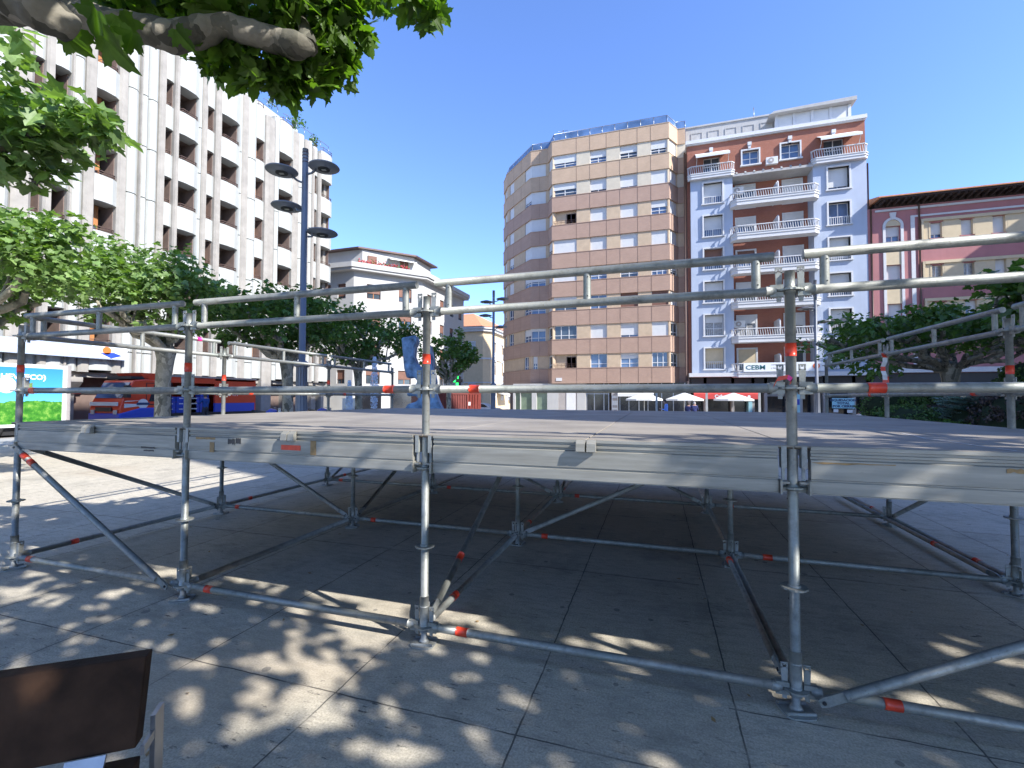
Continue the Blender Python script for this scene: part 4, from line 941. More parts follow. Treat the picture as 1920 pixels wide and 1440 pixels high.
# sign over the arcade
XS = XW+.7; a = atX(58, 660, XS); b = atX(234, 675, XS); zt, zb = atX(150, 644, XS)[2], atX(150, 670, XS)[2]
mb = MB(); mb.box((XS-.12, a[1]-1.5, zb), (XS, b[1], zt)); so_ = tag(mb.build('shop_sign', G['signblue']), 'pale blue garden centre style fascia sign on the white block behind the truck', 'sign')
text('PLANTO ENV', (zt-zb)*.75, (XS+.01, a[1]+.1, zb+(zt-zb)*.3), (0, 1, 0), (0, 0, 1), G['letwhite'], so_, bold=.015, fit=atX(190, 662, XS)[1]-a[1]-.2)
c = atX(204, 662, XS); mb = MB(); mb.box((XS+.001, c[1]-.75, zb+.05), (XS+.02, c[1]+.85, zt-.05)); lo = mb.build('logo_panel', G['signwhite'], so_)
mb = MB(); mb.tube([(XS+.02, c[1]-.1, (zb+zt)/2+.1), (XS+.035, c[1]-.1, (zb+zt)/2+.1)], .2, n=16); mb.extr([(XS+.02, c[1]-.4, (zb+zt)/2-.05), (XS+.02, c[1]+.2, (zb+zt)/2+.02), (XS+.02, c[1]+.6, (zb+zt)/2-.12), (XS+.02, c[1]+.1, (zb+zt)/2-.28)], (.015, 0, 0), 1)
mb.build('logo', [G['orange'], G['bluep']], lo)

# ------------------------------------------------------------------ grey-white corner block
gw = empty('apartment_building', (-28, 48, -.5), 'off white corner apartment block with red geraniums on its top terrace and a tiled roof', 'building')
C1 = (atD(663, 560, 48)[0], atD(663, 560, 48)[1]); d_ = (math.sin(R(41.6)), math.cos(R(41.6)))
C2 = ray_plan(792, C1, d_, 560); C3 = (C2[0]+.1, C2[1]+11.5); C0 = (C1[0]-12, C1[1])
fl_, fd, fs = Fr(C0, C1), Fr(C1, C2), Fr(C2, C3)
zE = 14.85
mb = MB(); mb.prism([C0, (C1[0]-.2, C1[1]+.35), (C2[0]-.35, C2[1]+.2), (C3[0]-.4, C3[1]), (C3[0]-12, C3[1])], -.6, zE); mb.build('core', G['recess'], gw)
for key, F in (('l', fl_), ('d', fd), ('s', fs)):
    ops = []
    if key == 'd':
        for u0, u1 in ((688, 714), (748, 772)):
            a, b = cu(F, u0, 530), cu(F, u1, 530)
            for r in range(4): ops.append((a, b, 12.1-3.05*r, 13.65-3.05*r))
    if key == 's':
        for t in (.1, .38, .62, .85):
            for r in range(4): ops.append((F.L*t, F.L*t+1.15, 12.1-3.05*r-.1, 13.65-3.05*r-.1))
    if key == 'l':
        for s_ in (F.L-3.9, F.L-2.0):
            for r in range(4): ops.append((s_, s_+1.0, 12.0-3.05*r, 13.6-3.05*r))
    mb = MB(); F.grid(mb, 0, F.L, 3.0, zE, ops, -.33, 0); mb.build('wall', G['offw'], gw)
    for a, b, z0, z1 in ops: window(F, gw, a, b, z0, z1, n=-.18, fr='shut_o' if key == 'd' else 'darkrail', panes=2, sh=random.choice([.35, .6, .8]), shm='shut_b', gl='glass')
mb = MB()
off = lambda o: [(C0[0], C0[1]-o), (C1[0]+o*.4, C1[1]-o), (C2[0]+o, C2[1]-o*.4), (C3[0]+o, C3[1]), (C3[0]-12, C3[1])]
mb.prism(off(.75), zE, zE+.25); mb.prism(off(.9), zE+.25, zE+.75); mb.build('cornice', G['offw'], gw)
i_ = lambda o: [(C0[0], C0[1]+o), (C1[0]-.2, C1[1]+o), (C2[0]-o-.3, C2[1]+.4), (C2[0]-o-.5, C2[1]+3), (C3[0]-12, C3[1]-6)]
mb = MB(); mb.prism([(C1[0]-12, C1[1]+1.6), (C1[0]+.15, C1[1]+1.2), (C2[0]-1.1, C2[1]-.1), (C2[0]-1.1, C2[1]+4), (C3[0]-12, C2[1]+4)], zE+.75, 17.5); mb.build('penthouse', G['offw'], gw)
F = Fr((C1[0]+.15, C1[1]+1.2), (C2[0]-1.1, C2[1]-.1))
for u0, u1, z0, z1 in ((689, 706, 15.7, 16.9), (750, 757, 15.6, 17.0), (759, 765, 15.6, 17.0)):
    a, b = cu(F, u0, 500), cu(F, u1, 500); window(F, gw, a, b, z0, z1, n=.06, fr='shut_b', panes=1, sh=.6, shm='shut_b')
mb = MB(); a, b = cu(F, 727, 487), cu(F, 777, 495); mb.extr([F.P(a, .05, 17.0), F.P(a, .9, 16.75), F.P(a, .9, 16.65), F.P(a, .05, 16.9)], Vector((F.d.x, F.d.y, 0))*(b-a)); mb.build('awning', G['canvas'], gw)
rf = MB(); z_ = 17.5; o1 = [(C1[0]-12, C1[1]+.9), (C1[0]-.0, C1[1]+.7), (C2[0]-.6, C2[1]-.4), (C2[0]-.4, C2[1]+4.5), (C3[0]-12, C2[1]+4.5)]
rf.prism(o1, z_, z_+.18, 1); top = (C1[0]-5, C1[1]+4.5, z_+1.5); nn = len(o1); rf.add([(x_, y_, z_+.18) for x_, y_ in o1]+[top], [(k, (k+1) % nn, nn) for k in range(nn)]); rf.build('roof', [G['tile'], G['darkrail']], gw)
mb = MB(); 
F = Fr((C1[0]+.3, C1[1]-.2), (C2[0]+.3, C2[1]-.5)); random.seed(9)
for k in range(420):
    s_ = random.uniform(.2, F.L*.78); c = F.P(s_, random.uniform(.1, .5), zE+.78+abs(random.gauss(0, .17))); r_ = random.uniform(.05, .1)
    a = Vector((random.uniform(-1, 1), random.uniform(-1, 1), random.uniform(-1, 1))).normalized()*r_; b = a.orthogonal().normalized()*r_; mb.add([c-a, c-b, c+a, c+b], [(0, 1, 2, 3)], 0 if random.random() < .7 else 1)
mb.build('geraniums', [G['geran'], G['leafd']], gw, kind='stuff')
# lower bay in front of the left facade
mb = MB(); mb.prism([(C0[0], C0[1]), (C0[0], C0[1]-1.4), (C1[0]-3.2, C1[1]-1.4), (C1[0]-2.4, C1[1]-.0)], 5, zE-3.6); mb.build('corner_bay', G['greyren'], gw)
# lower side house beyond (grey)
mb = MB(); F = fs
mb = MB(); F.box(mb, 0, F.L, -.3, .6, -.5, 3.0); mb.build('shop_plinth', G['greyst'], gw)
mb = MB(); 
for k in range(3): F.box(mb, 1+k*3.6, 3.6+k*3.6, .6, .64, -.4, 2.4)
F = fd; F.box(mb, 0, F.L, -.3, .0, -.5, 3.0, 1); F.box(mb, .6, 3, .0, .03, -.4, 2.2); F.box(mb, 4, 6.6, .0, .03, -.4, 2.2)
F = fl_; F.box(mb, 0, F.L, -.3, .0, -.5, 3.0, 1)
mb.build('shop_glazing', [G['shopglass'], G['offw']], gw)
gc = empty('pharmacy_sign', (0, 0, 0), 'small green lit pharmacy cross on the corner block', 'sign')
p = Vector(atD(858, 714, 56)); mb = MB()
for k in range(3): 
    for a, b in ((-.6, -.2), (-.2, .2), (.2, .6)): pass
mb.box((p.x-.2, p.y-.08, p.z-.65), (p.x+.2, p.y+.08, p.z+.65)); mb.box((p.x-.65, p.y-.081, p.z-.2), (p.x-.2, p.y+.081, p.z+.2)); mb.box((p.x+.2, p.y-.081, p.z-.2), (p.x+.65, p.y+.081, p.z+.2)); mb.box((p.x-2.4, p.y-.03, p.z-.03), (p.x-.65, p.y+.03, p.z+.03)); mb.build('cross_body', G['black'], gc)
em, t_, b_ = newmat('green_led'); b_.inputs['Emission Color'].default_value = (.02, 1, .12, 1); b_.inputs['Emission Strength'].default_value = 1.2; b_.inputs['Base Color'].default_value = (0, .4, .05, 1)
mb = MB(); mb.box((p.x-.15, p.y-.12, p.z+.25), (p.x+.15, p.y-.085, p.z+.6)); mb.box((p.x-.6, p.y-.12, p.z-.15), (p.x-.22, p.y-.085, p.z+.15)); mb.box((p.x-.15, p.y-.12, p.z-.6), (p.x+.15, p.y-.085, p.z-.25)); mb.build('lit_panel', em, gc)

# ------------------------------------------------------------------ yellow block with tiled roof
yb = empty('apartment_building', (-22, 72, -.8), 'pale yellow three storey house with an orange tiled roof at the street end', 'building')
Y1c = atD(916, 650, 75); Yc = (Y1c[0], Y1c[1]); Yl = (Yc[0]-9, Yc[1]-.2); Yr = (Yc[0]+.1, Yc[1]+25)
ch = 1.0; Yc1 = (Yc[0]-ch, Yc[1]); Yc2 = (Yc[0], Yc[1]+ch)
fa_, fb_, fc_ = Fr(Yl, Yc1), Fr(Yc1, Yc2), Fr(Yc2, Yr)
ze = 12.9
mb = MB(); mb.prism([Yl, (Yc1[0], Yc1[1]+.35), (Yc2[0]-.35, Yc2[1]), (Yr[0]-.35, Yr[1]), (Yl[0], Yr[1])], -1, ze); mb.build('core', G['recess'], yb)
for key, F in (('a', fa_), ('b', fb_), ('c', fc_)):
    ops = []
    if key == 'a':
        a, b = cu(F, 880, 650), cu(F, 890, 650)
        for z in (8.9, 2.0): ops.append((a, b, z, z+1.8))
        ops.append((a-4, b-4, 8.9, 10.7))
    if key == 'c':
        for k in range(6):
            s_ = 1.6+k*3.7
            for z, h in ((9.2, 1.7), (5.4, 2.3), (1.9, 2.2)): ops.append((s_, s_+1.1, z, z+h))
    mb = MB(); F.grid(mb, 0, F.L, -1, ze, ops, -.33, 0, 0); mb.build('wall', G['yel'], yb)
    for a, b, z0, z1 in ops:
        o = window(F, yb, a, b, z0, z1, n=-.2, panes=2, gl='shut_c', sh=random.choice([.1, .3, .5])); tb = MB(); F.box(tb, a-.18, a, -.1, .06, z0-.8, z1+.2); F.box(tb, b, b+.18, -.1, .06, z0-.8, z1+.2); F.box(tb, a, b, -.1, .058, z1, z1+.198); F.box(tb, a, b, .001, .04, z0-.8, z0); tb.build('surround', G['wtrim'], o)
yo = lambda o: [(Yl[0], Yl[1]-o), (Yc1[0]+o*.3, Yc1[1]-o), (Yc2[0]+o, Yc2[1]-o*.3), (Yr[0]+o, Yr[1]), (Yl[0], Yr[1])]
mb = MB(); mb.prism(yo(.8), ze, ze+.3); mb.prism(yo(.5), ze-.4, ze); mb.prism(yo(.18), 7.9, 8.15); mb.prism(yo(.12), 4.0, 4.15); mb.build('cornice', G['wtrim'], yb)
P = yo(.9); rf = MB(); zr = ze+.3; top1 = (Yc[0]-4.5, Yc[1]+4.5, zr+3.2); top2 = (Yc[0]-4.5, Yr[1], zr+3.2); top0 = (Yl[0]-2, Yc[1]+4.5, zr+3.2)
rf.add([(x_, y_, zr) for x_, y_ in P]+[top1, top2, top0], [(0, 1, 5, 7), (1, 2, 5), (2, 3, 6, 5), (3, 4, 7, 6), (4, 0, 7), (5, 6, 7)]); rf.build('roof', G['tile'], yb)
for s_, z_, m_ in ((3, 2.6, 'canvas'), (9, 2.9, 'greyst'), (14, 2.7, 'canvas')):
    F = fc_; mb = MB(); mb.extr([F.P(s_, .0, z_), F.P(s_, 2.0, z_-.6), F.P(s_, 2.0, z_-.85), F.P(s_, .0, z_-.15)], Vector((F.d.x, F.d.y, 0))*4); mb.build('street_awning', G[m_], yb)
# one more pale facade closing the street
eb = empty('apartment_building', (-14, 110, -1), 'distant pale cream house closing the street behind the tan block', 'building')
F = Fr((-19, 105), (-4, 105)); mb = MB(); F.box(mb, 0, F.L, -10, 0, -1, 11.5); mb.build('wall', G['cream'], eb)
for k in range(6):
    for z in (1.5, 4.8, 8.0): window(F, eb, 1+k*2.4, 2.1+k*2.4, z, z+1.6, n=.05, panes=2, sh=.4)

# ------------------------------------------------------------------ buildings on the sunny side that only throw their shade into view
def offblock(name, label, x0, x1, y0, y1, H, mat):
    e = empty(name, ((x0+x1)/2, (y0+y1)/2, 0), label, 'building'); F = Fr((x0, y1), (x0, y0))
    mb = MB(); mb.box((x0+.35, y0, -.5), (x1, y1, H)); mb.box((x0, y0-.1, H), (x1, y1+.1, H+.4), 1); mb.build('wall', [G[mat], G['wtrim']], e)
    ops = []
    n = int((y1-y0-1)/3.0)
    for k in range(n):
        for r in range(int((H-4)/3)): ops.append((1+k*3.0, 2.5+k*3.0, 4.2+3*r, 5.8+3*r))
    mb = MB(); F.grid(mb, 0, F.L, -.5, H, ops, -.35, 0); mb.build('facade', G[mat], e)
    mb = MB()
    for a, b, z0, z1 in ops: F.box(mb, a, b, -.3, -.25, z0, z1)
    mb.build('glazing', G['glass'], e)
offblock('apartment_building', 'tall cream block on the sunny side of the square, right of the stage', 22, 36, -4.0, 15.5, 36.5, 'cream')
offblock('apartment_building', 'lower grey block on the sunny side of the square, beside the pink building', 46, 58, 22, 62, 25.5, 'greyren')

# ------------------------------------------------------------------ foliage
LEAF = np.array([(0,0),(.10,-.10),(.38,-.06),(.50,.08),(.40,.22),(.62,.50),(.40,.50),(.26,.56),(.20,.80),(0,1.05)])
LEAFN = np.array([(0,0),(.06,-.04),(.14,-.13),(.24,-.10),(.36,-.13),(.42,-.02),(.55,.02),(.45,.10),(.43,.20),(.55,.26),(.60,.36),(.72,.44),(.58,.47),(.50,.55),(.38,.49),(.26,.50),(.30,.62),(.26,.74),(.22,.90),(.12,.92),(.06,1.05),(0,1.14)])
def leaves(clusters, size, seed, mb=None, droop=.35, up=.9, fold=.18, simple=False, width=1.0, near=False):
    rg = np.random.default_rng(seed); V = []; Fc = []; b = 0
    T = LEAFN if near else LEAF if not simple else np.array([(0,0),(.42,.05),(.55,.5),(.22,.55),(0,1.0)])
    for c, rad, n in clusters:
        c = np.array(c, float); rad = np.array(rad if hasattr(rad, '__len__') else (rad,)*3, float)
        q = rg.normal(size=(n, 3)); q /= np.linalg.norm(q, axis=1)[:, None]; rr = rg.random(n)**.45
        P = c+q*rr[:, None]*rad
        Nn = rg.normal(size=(n, 3))*.55; Nn[:, 2] += up; Nn += q*.35; Nn /= np.linalg.norm(Nn, axis=1)[:, None]
        D = q*np.array([1, 1, .2])+rg.normal(size=(n, 3))*.6; D[:, 2] -= droop; D -= (D*Nn).sum(1)[:, None]*Nn; D /= np.linalg.norm(D, axis=1)[:, None]
        S = np.cross(D, Nn); sz = size*rg.uniform(.6, 1.25, n)
        for i in range(n):
            o = P[i]; d = D[i]*sz[i]; s = S[i]*sz[i]*width; nn = Nn[i]*sz[i]; k = len(T); cv = rg.uniform(-.1, .3)
            for x, y_ in T: V.append(o+s*x+d*y_+nn*(abs(x)*fold-cv*y_*y_))
            for x, y_ in T[1:-1]: V.append(o-s*x+d*y_+nn*(abs(x)*fold-cv*y_*y_))
            Fc.append(list(range(b, b+k))); Fc.append([b+k-1]+list(range(b+2*k-3, b+k-1, -1))+[b]); b += 2*k-2
    mb = mb or MB(); return mb.add(V, Fc)
def fill(center, rad, n, seed, r=(.3, .5), nl=(30, 60), shell=.35, flat=0):
    rg = random.Random(seed); out = []
    while len(out) < n:
        p = [rg.uniform(-1, 1) for _ in range(3)]; m = math.sqrt(sum(x*x for x in p))
        if m > 1 or m < shell: continue
        if flat and p[2] < -flat: continue
        rr = rg.uniform(*r); out.append(([center[i]+p[i]*rad[i] for i in range(3)], (rr, rr, rr*.75), rg.randint(*nl)))
    return out
def knob(rg, a, b, r0, r1, k=7, wob=.12):
    a, b = Vector(a), Vector(b); P = []; Rr = []
    for i in range(k+1):
        t = i/k; p = a.lerp(b, t)+Vector((rg.uniform(-1, 1), rg.uniform(-1, 1), rg.uniform(-1, 1)))*wob*(0 if i in (0,) else 1)
        P.append(p); Rr.append((r0+(r1-r0)*t)*rg.uniform(.85, 1.2))
    return P, Rr
from mathutils import noise as mn
def gnarl(pts, rs, seg=64, n=26, amp=.22, sc=9.):
    P = [Vector(p) for p in pts]; out = []; R_ = []
    def cr(a, b, c_, d, t): return .5*((2*b)+(c_-a)*t+(2*a-5*b+4*c_-d)*t*t+(3*b-a-3*c_+d)*t*t*t)
    m = len(P)-1
    for k in range(seg+1):
        x = k/seg*m; i = min(int(x), m-1); t = x-i; q = [max(0, i-1), i, i+1, min(m, i+2)]
        out.append(cr(*[P[j] for j in q], t)); R_.append(cr(*[rs[j] for j in q], t))
    mb = MB(); mb.tube(out, R_, n=n)
    for k, p in enumerate(out):
        for j in range(n):
            v = Vector(mb.v[k*n+j]); d = v-p; f = 1+amp*mn.fractal(v*sc, 1., 2., 4)+amp*.6*mn.noise(v*sc*.35); mb.v[k*n+j] = tuple(p+d*f)
    return mb
def tree(loc, h, r, crown, ncl, lsz, seed, label, name='plane_tree', mat='leaf', nl=(30, 60), group=None, clr=(.35, .6), limbs=9, extra=(), simple=False, shell=.35, cat='tree', wob=.12, flat=0, lim_r=.09):
    x, y, z = loc; e = empty(name, loc, label, cat, group); rg = random.Random(seed)
    mb = MB(); top = Vector((x+rg.uniform(-.1, .1), y, z+h))
    mb.tube([(x, y, z-.1), (x, y, z+.15), (x+.02, y, z+h*.4), (x-.02, y+.02, z+h*.7), top-Vector((0, 0, .25)), top, top+Vector((0, 0, .18))], [r*1.35, r*1.12, r, r*.97, r*1.1, r*1.35, r*.9], n=16)
    mb.build('trunk', G['barkp'], e)
    C, Rd = crown; cl = fill(C, Rd, ncl, seed, clr, nl, shell, flat)+list(extra)
    lm = MB()
    for k in range(limbs):
        q = 2*math.pi*k/limbs+rg.uniform(-.3, .3); rr = rg.uniform(.5, .85); end = Vector((C[0]+Rd[0]*rr*math.cos(q), C[1]+Rd[1]*rr*math.sin(q), C[2]-Rd[2]*rg.uniform(.1, .5)))
        P, Q = knob(rg, top, end, r*(.55 if wob < .14 else .36), lim_r*.7, 7, wob); lm.tube(P, Q, n=8)
        for _ in range(3):
            s_ = P[rg.randint(3, 7)]; e2 = s_+Vector((rg.uniform(-.6, .6), rg.uniform(-.6, .6), rg.uniform(.3, 1.1)))*Rd[2]*.7; P2, Q2 = knob(rg, s_, e2, lim_r*.5, .015, 4, wob*.4); lm.tube(P2, Q2, n=6)
    lm.build('limbs', G['barkp'], e)
    leaves(cl, lsz, seed, simple=simple).build('crown', G[mat], e)
    return e
leaves(ROOFPL[1], .16, 77, simple=True).build('roof_plants', G['leafd'], ROOFPL[0], kind='stuff')
GR = 'pollarded plane trees along the left side'
tree((-8.5, 2.9, 0), 2.5, .2, ((-8.5, 2.9, 4.35), (2.3, 2.2, 1.35)), 90, .15, 1, 'sunlit bushy plane tree furthest left behind the stage', group=GR, nl=(38, 62), extra=[(tuple(atD(u, v, d)), (r_, r_, r_*.7), n) for u, v, d, r_, n in ((90, 445, 9.4, .75, 190), (130, 430, 9.6, .5, 90), (60, 500, 9, .8, 170), (20, 450, 9, .6, 110), (110, 520, 9.5, .7, 130))])
tree((-8.32, 7.14, 0), 2.9, .2, ((-8.5, 6.8, 4.45), (2.0, 2.0, 1.1)), 80, .15, 2, 'sunlit plane tree with its trunk in front of the red and blue truck', group=GR, nl=(38, 62), extra=[(tuple(atD(230, 500, 13)), .85, 190), (tuple(atD(265, 545, 13)), .7, 130), (tuple(atD(205, 470, 13)), .55, 90), ((-9.4, 6.6, 5.6), .7, 150), ((-8.3, 7.7, 5.7), .6, 110), ((-7.3, 6.4, 5.2), .6, 100)])
tree((-8.25, 11.88, 0), 2.9, .2, ((-8.6, 11.6, 4.6), (3.0, 2.8, 1.15)), 110, .15, 3, 'shaded plane tree with its trunk beside the tall lamp post', group=GR, mat='leafd', nl=(48, 72))
tree((-9.3, 17.83, 0), 3.0, .19, ((-9.2, 17.8, 4.75), (3.1, 3.1, 1.3)), 105, .165, 4, 'shaded plane tree behind the bronze sculpture and the fountain', group=GR, mat='leafd', nl=(42, 66), clr=(.4, .7))
p4_ = atD(842, 660, 30); tree((p4_[0], p4_[1], gz(p4_[0], p4_[1])), 2.7, .16, ((p4_[0], p4_[1], 4.3), (1.75, 1.75, 1.2)), 45, .22, 5, 'small round plane tree in front of the pale yellow house', group=GR, mat='leafd', nl=(24, 42), extra=[((p4_[0]+.7, p4_[1], 5.7), (.45, .45, .6), 60)])
# nearer tree reaching in at the upper left
e = tree((-3.9, -1.6, 0), 3.0, .22, ((-3.6, -.6, 5.0), (2.6, 2.2, 1.0)), 50, .18, 6, 'near plane tree reaching in at the upper left edge', group=GR, nl=(30, 50),
  extra=[(tuple(atD(u, v, d)), (r_, r_, r_*.6), n) for u, v, d, r_, n in ((30, 190, 6, .55, 90), (90, 215, 6, .5, 85), (150, 230, 5.9, .45, 75), (190, 245, 5.8, .32, 40), (60, 260, 6, .55, 95), (20, 300, 6, .5, 80), (105, 280, 6.1, .42, 55), (160, 205, 5.7, .3, 30), (15, 100, 5.8, .35, 30), (40, 330, 6.2, .35, 30), (10, 40, 5, .3, 16))])
lb = MB(); lb.tube([(-3.6, -1.2, 3.2), tuple(atD(-80, 330, 6)), tuple(atD(40, 262, 6)), tuple(atD(110, 225, 6)), tuple(atD(170, 215, 5.8))], [.12, .07, .045, .03, .012], n=8); lb.build('bough', G['bark'], e)
# overhead tree: thick limb across the top left
ov = empty('plane_tree', (-.8, -3.4, 0), 'plane tree whose thick pale limb and big leaves hang over the top left', 'tree')
mb = MB(); mb.tube([(-.8, -3.4, -.1), (-.8, -3.4, .3), (-.78, -3.38, 1.5), (-.75, -3.3, 2.6), (-.6, -3.2, 3.1)], [.3, .25, .22, .23, .25], n=18); mb.build('trunk', G['bark'], ov)
mb = MB(); LP = [((-.6, -3.2), 3.0, .2), ((.4, -2.3), 3.35, .13)]
pts = [(-.6, -3.2, 3.0), (.5, -2.2, 3.4)]+[tuple(atD(u, v, d)) for u, v, d in ((-60, 5, 2.55), (30, 12, 2.6), (110, 18, 2.66), (190, 42, 2.7), (260, 52, 2.76), (320, 68, 2.82), (370, 60, 2.86), (420, 48, 2.9), (470, 60, 2.92), (520, 78, 2.94), (560, 88, 2.95), (578, 82, 2.98))]
g1 = gnarl(pts, [.17, .13, .10, .095, .085, .085, .08, .095, .08, .072, .078, .07, .08, .055], 90); mb.add(g1.v, g1.f, 0, True)
mb.tube([tuple(atD(575, 88, 2.96)), tuple(atD(574, 60, 3.0)), tuple(atD(566, 38, 3.05)), tuple(atD(560, 0, 3.1))], [.07, .045, .03, .022], n=10)
mb.build('limb', G['bark'], ov)
mb = gnarl([(.1, -2.6, 3.25), tuple(atD(-60, -60, 2.0)), tuple(atD(20, -10, 2.05)), tuple(atD(90, 28, 2.1)), tuple(atD(128, 52, 2.13)), tuple(atD(142, 62, 2.15))], [.12, .10, .09, .085, .07, .045], 50); mb.build('limb', G['bark'], ov)
ncl = [(u, v, d, r_, n) for u, v, d, r_, n in (
 (200, -10, 3.0, .22, 26), (290, -5, 3.0, .24, 30), (370, -5, 3.0, .24, 34), (450, -5, 3.0, .26, 36), (530, 0, 3.0, .26, 36), (600, 10, 3.1, .26, 34), (650, 25, 3.2, .22, 26), (680, -10, 3.2, .2, 18),
 (300, 25, 3.1, .16, 14), (400, 20, 3.1, .18, 18), (490, 25, 3.15, .2, 22), (640, 70, 3.2, .2, 24), (660, 45, 3.2, .17, 16), (610, 60, 3.15, .2, 24), (600, 110, 3.2, .2, 26), (560, 125, 3.15, .19, 26), (510, 130, 3.1, .19, 26), (455, 125, 3.1, .16, 20), (410, 100, 3.05, .12, 12), (395, 130, 3.1, .09, 7),
 (540, 160, 3.15, .12, 12), (480, 155, 3.1, .1, 9), (625, 150, 3.25, .1, 8), (590, 155, 3.2, .1, 8), (645, 110, 3.25, .12, 10), (440, 80, 3.1, .14, 14), (500, 95, 3.12, .16, 16), (560, 60, 3.2, .2, 18), (230, 20, 3.0, .14, 12), (690, 70, 3.25, .07, 4),
 (740, -5, 3.4, .12, 9), (775, 5, 3.4, .14, 13), (810, 15, 3.4, .11, 10), (815, 40, 3.4, .07, 4), (790, -15, 3.4, .16, 14))]
shade_ = [((3.0+.35*k, -.75+.2*k+.15*(k % 2), 4.35+.1*(k % 3)), (.32, .32, .16), 34) for k in range(3)]+[((1.4+.3*k, -1.6+.16*k, 4.2), (.35, .35, .2), 30) for k in range(6)]  # unseen leaf clusters above the limb, added to shade it
leaves(shade_+[(tuple(atD(u, v, d)), (r_, r_*.9, r_*.75), int(n*1.45)) for u, v, d, r_, n in ncl], .115, 31, droop=.8, up=.5, near=True).build('crown', G['leafn'], ov)
# a few very near hanging leaves
rgn = [(120, 92, 2.2, .45), (152, 84, 2.25, -.5), (196, 98, 2.2, .1), (250, 92, 2.2, -.6), (222, 60, 2.3, .4), (182, 50, 2.2, -.8), (330, 85, 2.6, .3)]
mb = MB()
for k, (u, v, d, tw) in enumerate(rgn):
    o = Vector(atD(u, v-30, d)); fw = Vector(RN @ np.array([0, 0, -1])); rt = Vector(RN @ np.array([1, 0, 0])); upv = Vector((0, 0, 1))
    dd = (-upv*.85-fw*.3+rt*tw).normalized(); nn = (fw*-.75-upv*.5+rt*.35*math.sin(k*2.1)).normalized(); dd = (dd-nn*dd.dot(nn)).normalized(); ss = dd.cross(nn); sz = .115+.025*(k % 3)
    for sg in (1, -1): mb.add([o+ss*(x*sg*sz)+dd*(y_*sz)+nn*(sz*(abs(x)*.2-.2*y_*y_)) for x, y_ in LEAFN], [list(range(len(LEAFN)))[::sg]])
mb.build('hanging_leaves', G['leafn'], ov)
# canopy on the sunny side behind the photographer: throws the dappled shade
tree((11.5, -5.6, 0), 3.0, .25, ((9.6, -4.2, 4.5), (4.8, 2.5, .85)), 122, .165, 41, 'plane tree on the sunny side behind the viewer, dappling the stage front', group=GR, nl=(30, 50), clr=(.34, .56), limbs=12)
tree((5.2, -6.9, 0), 3.0, .25, ((4.6, -4.4, 4.9), (2.9, 1.7, .7)), 70, .165, 42, 'plane tree directly behind the viewer, over the bench', group=GR, nl=(24, 44), clr=(.32, .55), limbs=8)
tree((15.5, -3.0, 0), 3.0, .25, ((13.6, -1.7, 4.7), (3.3, 2.4, .85)), 92, .17, 43, 'plane tree furthest right behind the viewer', group=GR, nl=(26, 44), clr=(.34, .56), limbs=8)
tree((7.6, -4.6, 0), 3.1, .22, ((5.3, -2.1, 4.75), (2.9, 1.2, .45)), 44, .16, 44, 'plane tree overhead, shading the front guard rail', group=GR, nl=(24, 40), clr=(.3, .46), limbs=7)
# right-hand trees
tree((14.53, 15.34, -.03), 2.5, .2, ((14.3, 15.2, 3.6), (4.2, 3.6, .6)), 125, .15, 51, 'flat topped gnarled plane tree right of the stage', mat='leafd', nl=(44, 70), clr=(.35, .6), limbs=22, wob=.16, flat=.35, lim_r=.075, extra=[(tuple(atD(1590, 665, 15)), (.9, .9, .5), 180), (tuple(atD(1640, 690, 14)), (.7, .7, .4), 110), (tuple(atD(1830, 640, 13)), (.8, .8, .35), 80)])
pe = atD(1960, 545, 9); tree((pe[0]+.8, pe[1]+.3, 0), 2.6, .18, ((pe[0], pe[1], pe[2]), (1.0, 1.0, .55)), 26, .17, 52, 'plane tree reaching in at the right edge above the guard rail', nl=(26, 44), clr=(.28, .42), mat='leafd')

# ------------------------------------------------------------------ planting bed right of the stage
bed = MB(); bed.box((8.9, 9.0, -.05), (20, 14.5, .12)); bed.build('planting_bed', G['soil'], kind='structure')
kb = MB(); kb.box((8.75, 8.85, 0), (20, 9.0, .16)); kb.box((8.75, 9.0, 0), (8.9, 14.5, .16)); kb.build('bed_kerb', G['stonek'], kind='structure')
def bush(u, v, D, rx, rz, mat, label, seed, lsz=.05, n=1600, name='clipped_bush', simple=True, cat='bush', core=True, ry=None):
    p = atD(u, v, D); ry = ry or rx; e = empty(name, (p[0], p[1], .1), label, cat, 'bushes in the bed right of the stage'); cz = p[2]
    rg = np.random.default_rng(seed); cl = []
    for k in range(90):
        q = rg.normal(size=3); q /= np.linalg.norm(q); q[2] = abs(q[2])*1.0-.35*rg.random(); s = 1+.08*rg.normal()
        cl.append(((p[0]+q[0]*rx*.93*s, p[1]+q[1]*ry*.93*s, cz+q[2]*rz*.93*s), rx*.16, n//90))
    leaves(cl, lsz, seed, simple=simple, up=.3, droop=.1).build('foliage', G[mat], e)
    mb = MB(); prof = [(max(.02, rx*.84*math.sin(t)), -rz*.84*math.cos(t)) for t in [math.pi*k/10 for k in range(11)]]; mb.lathe(prof, (p[0], p[1], cz), n=20); mb.build('inner_core', G['bushcore'], e)  # added solid dark body that closes the see-through inside of the foliage
    mb = MB(); mb.tube([(p[0], p[1], .0), (p[0], p[1], cz)], .06, n=8); mb.build('stem', G['bark'], e)
bush(1700, 792, 12.2, .68, .52, 'hedge', 'green clipped dome bush behind the right stage rail', 61, n=3200)
bush(1762, 790, 12.8, .55, .50, 'purple', 'dark purple dome bush between the green dome and the blue spruce', 62, n=2400)
bush(1670, 765, 15.0, .9, .62, 'hedge', 'dark spreading bush furthest left, behind the green dome', 63, n=2600, lsz=.07, name='spreading_bush')
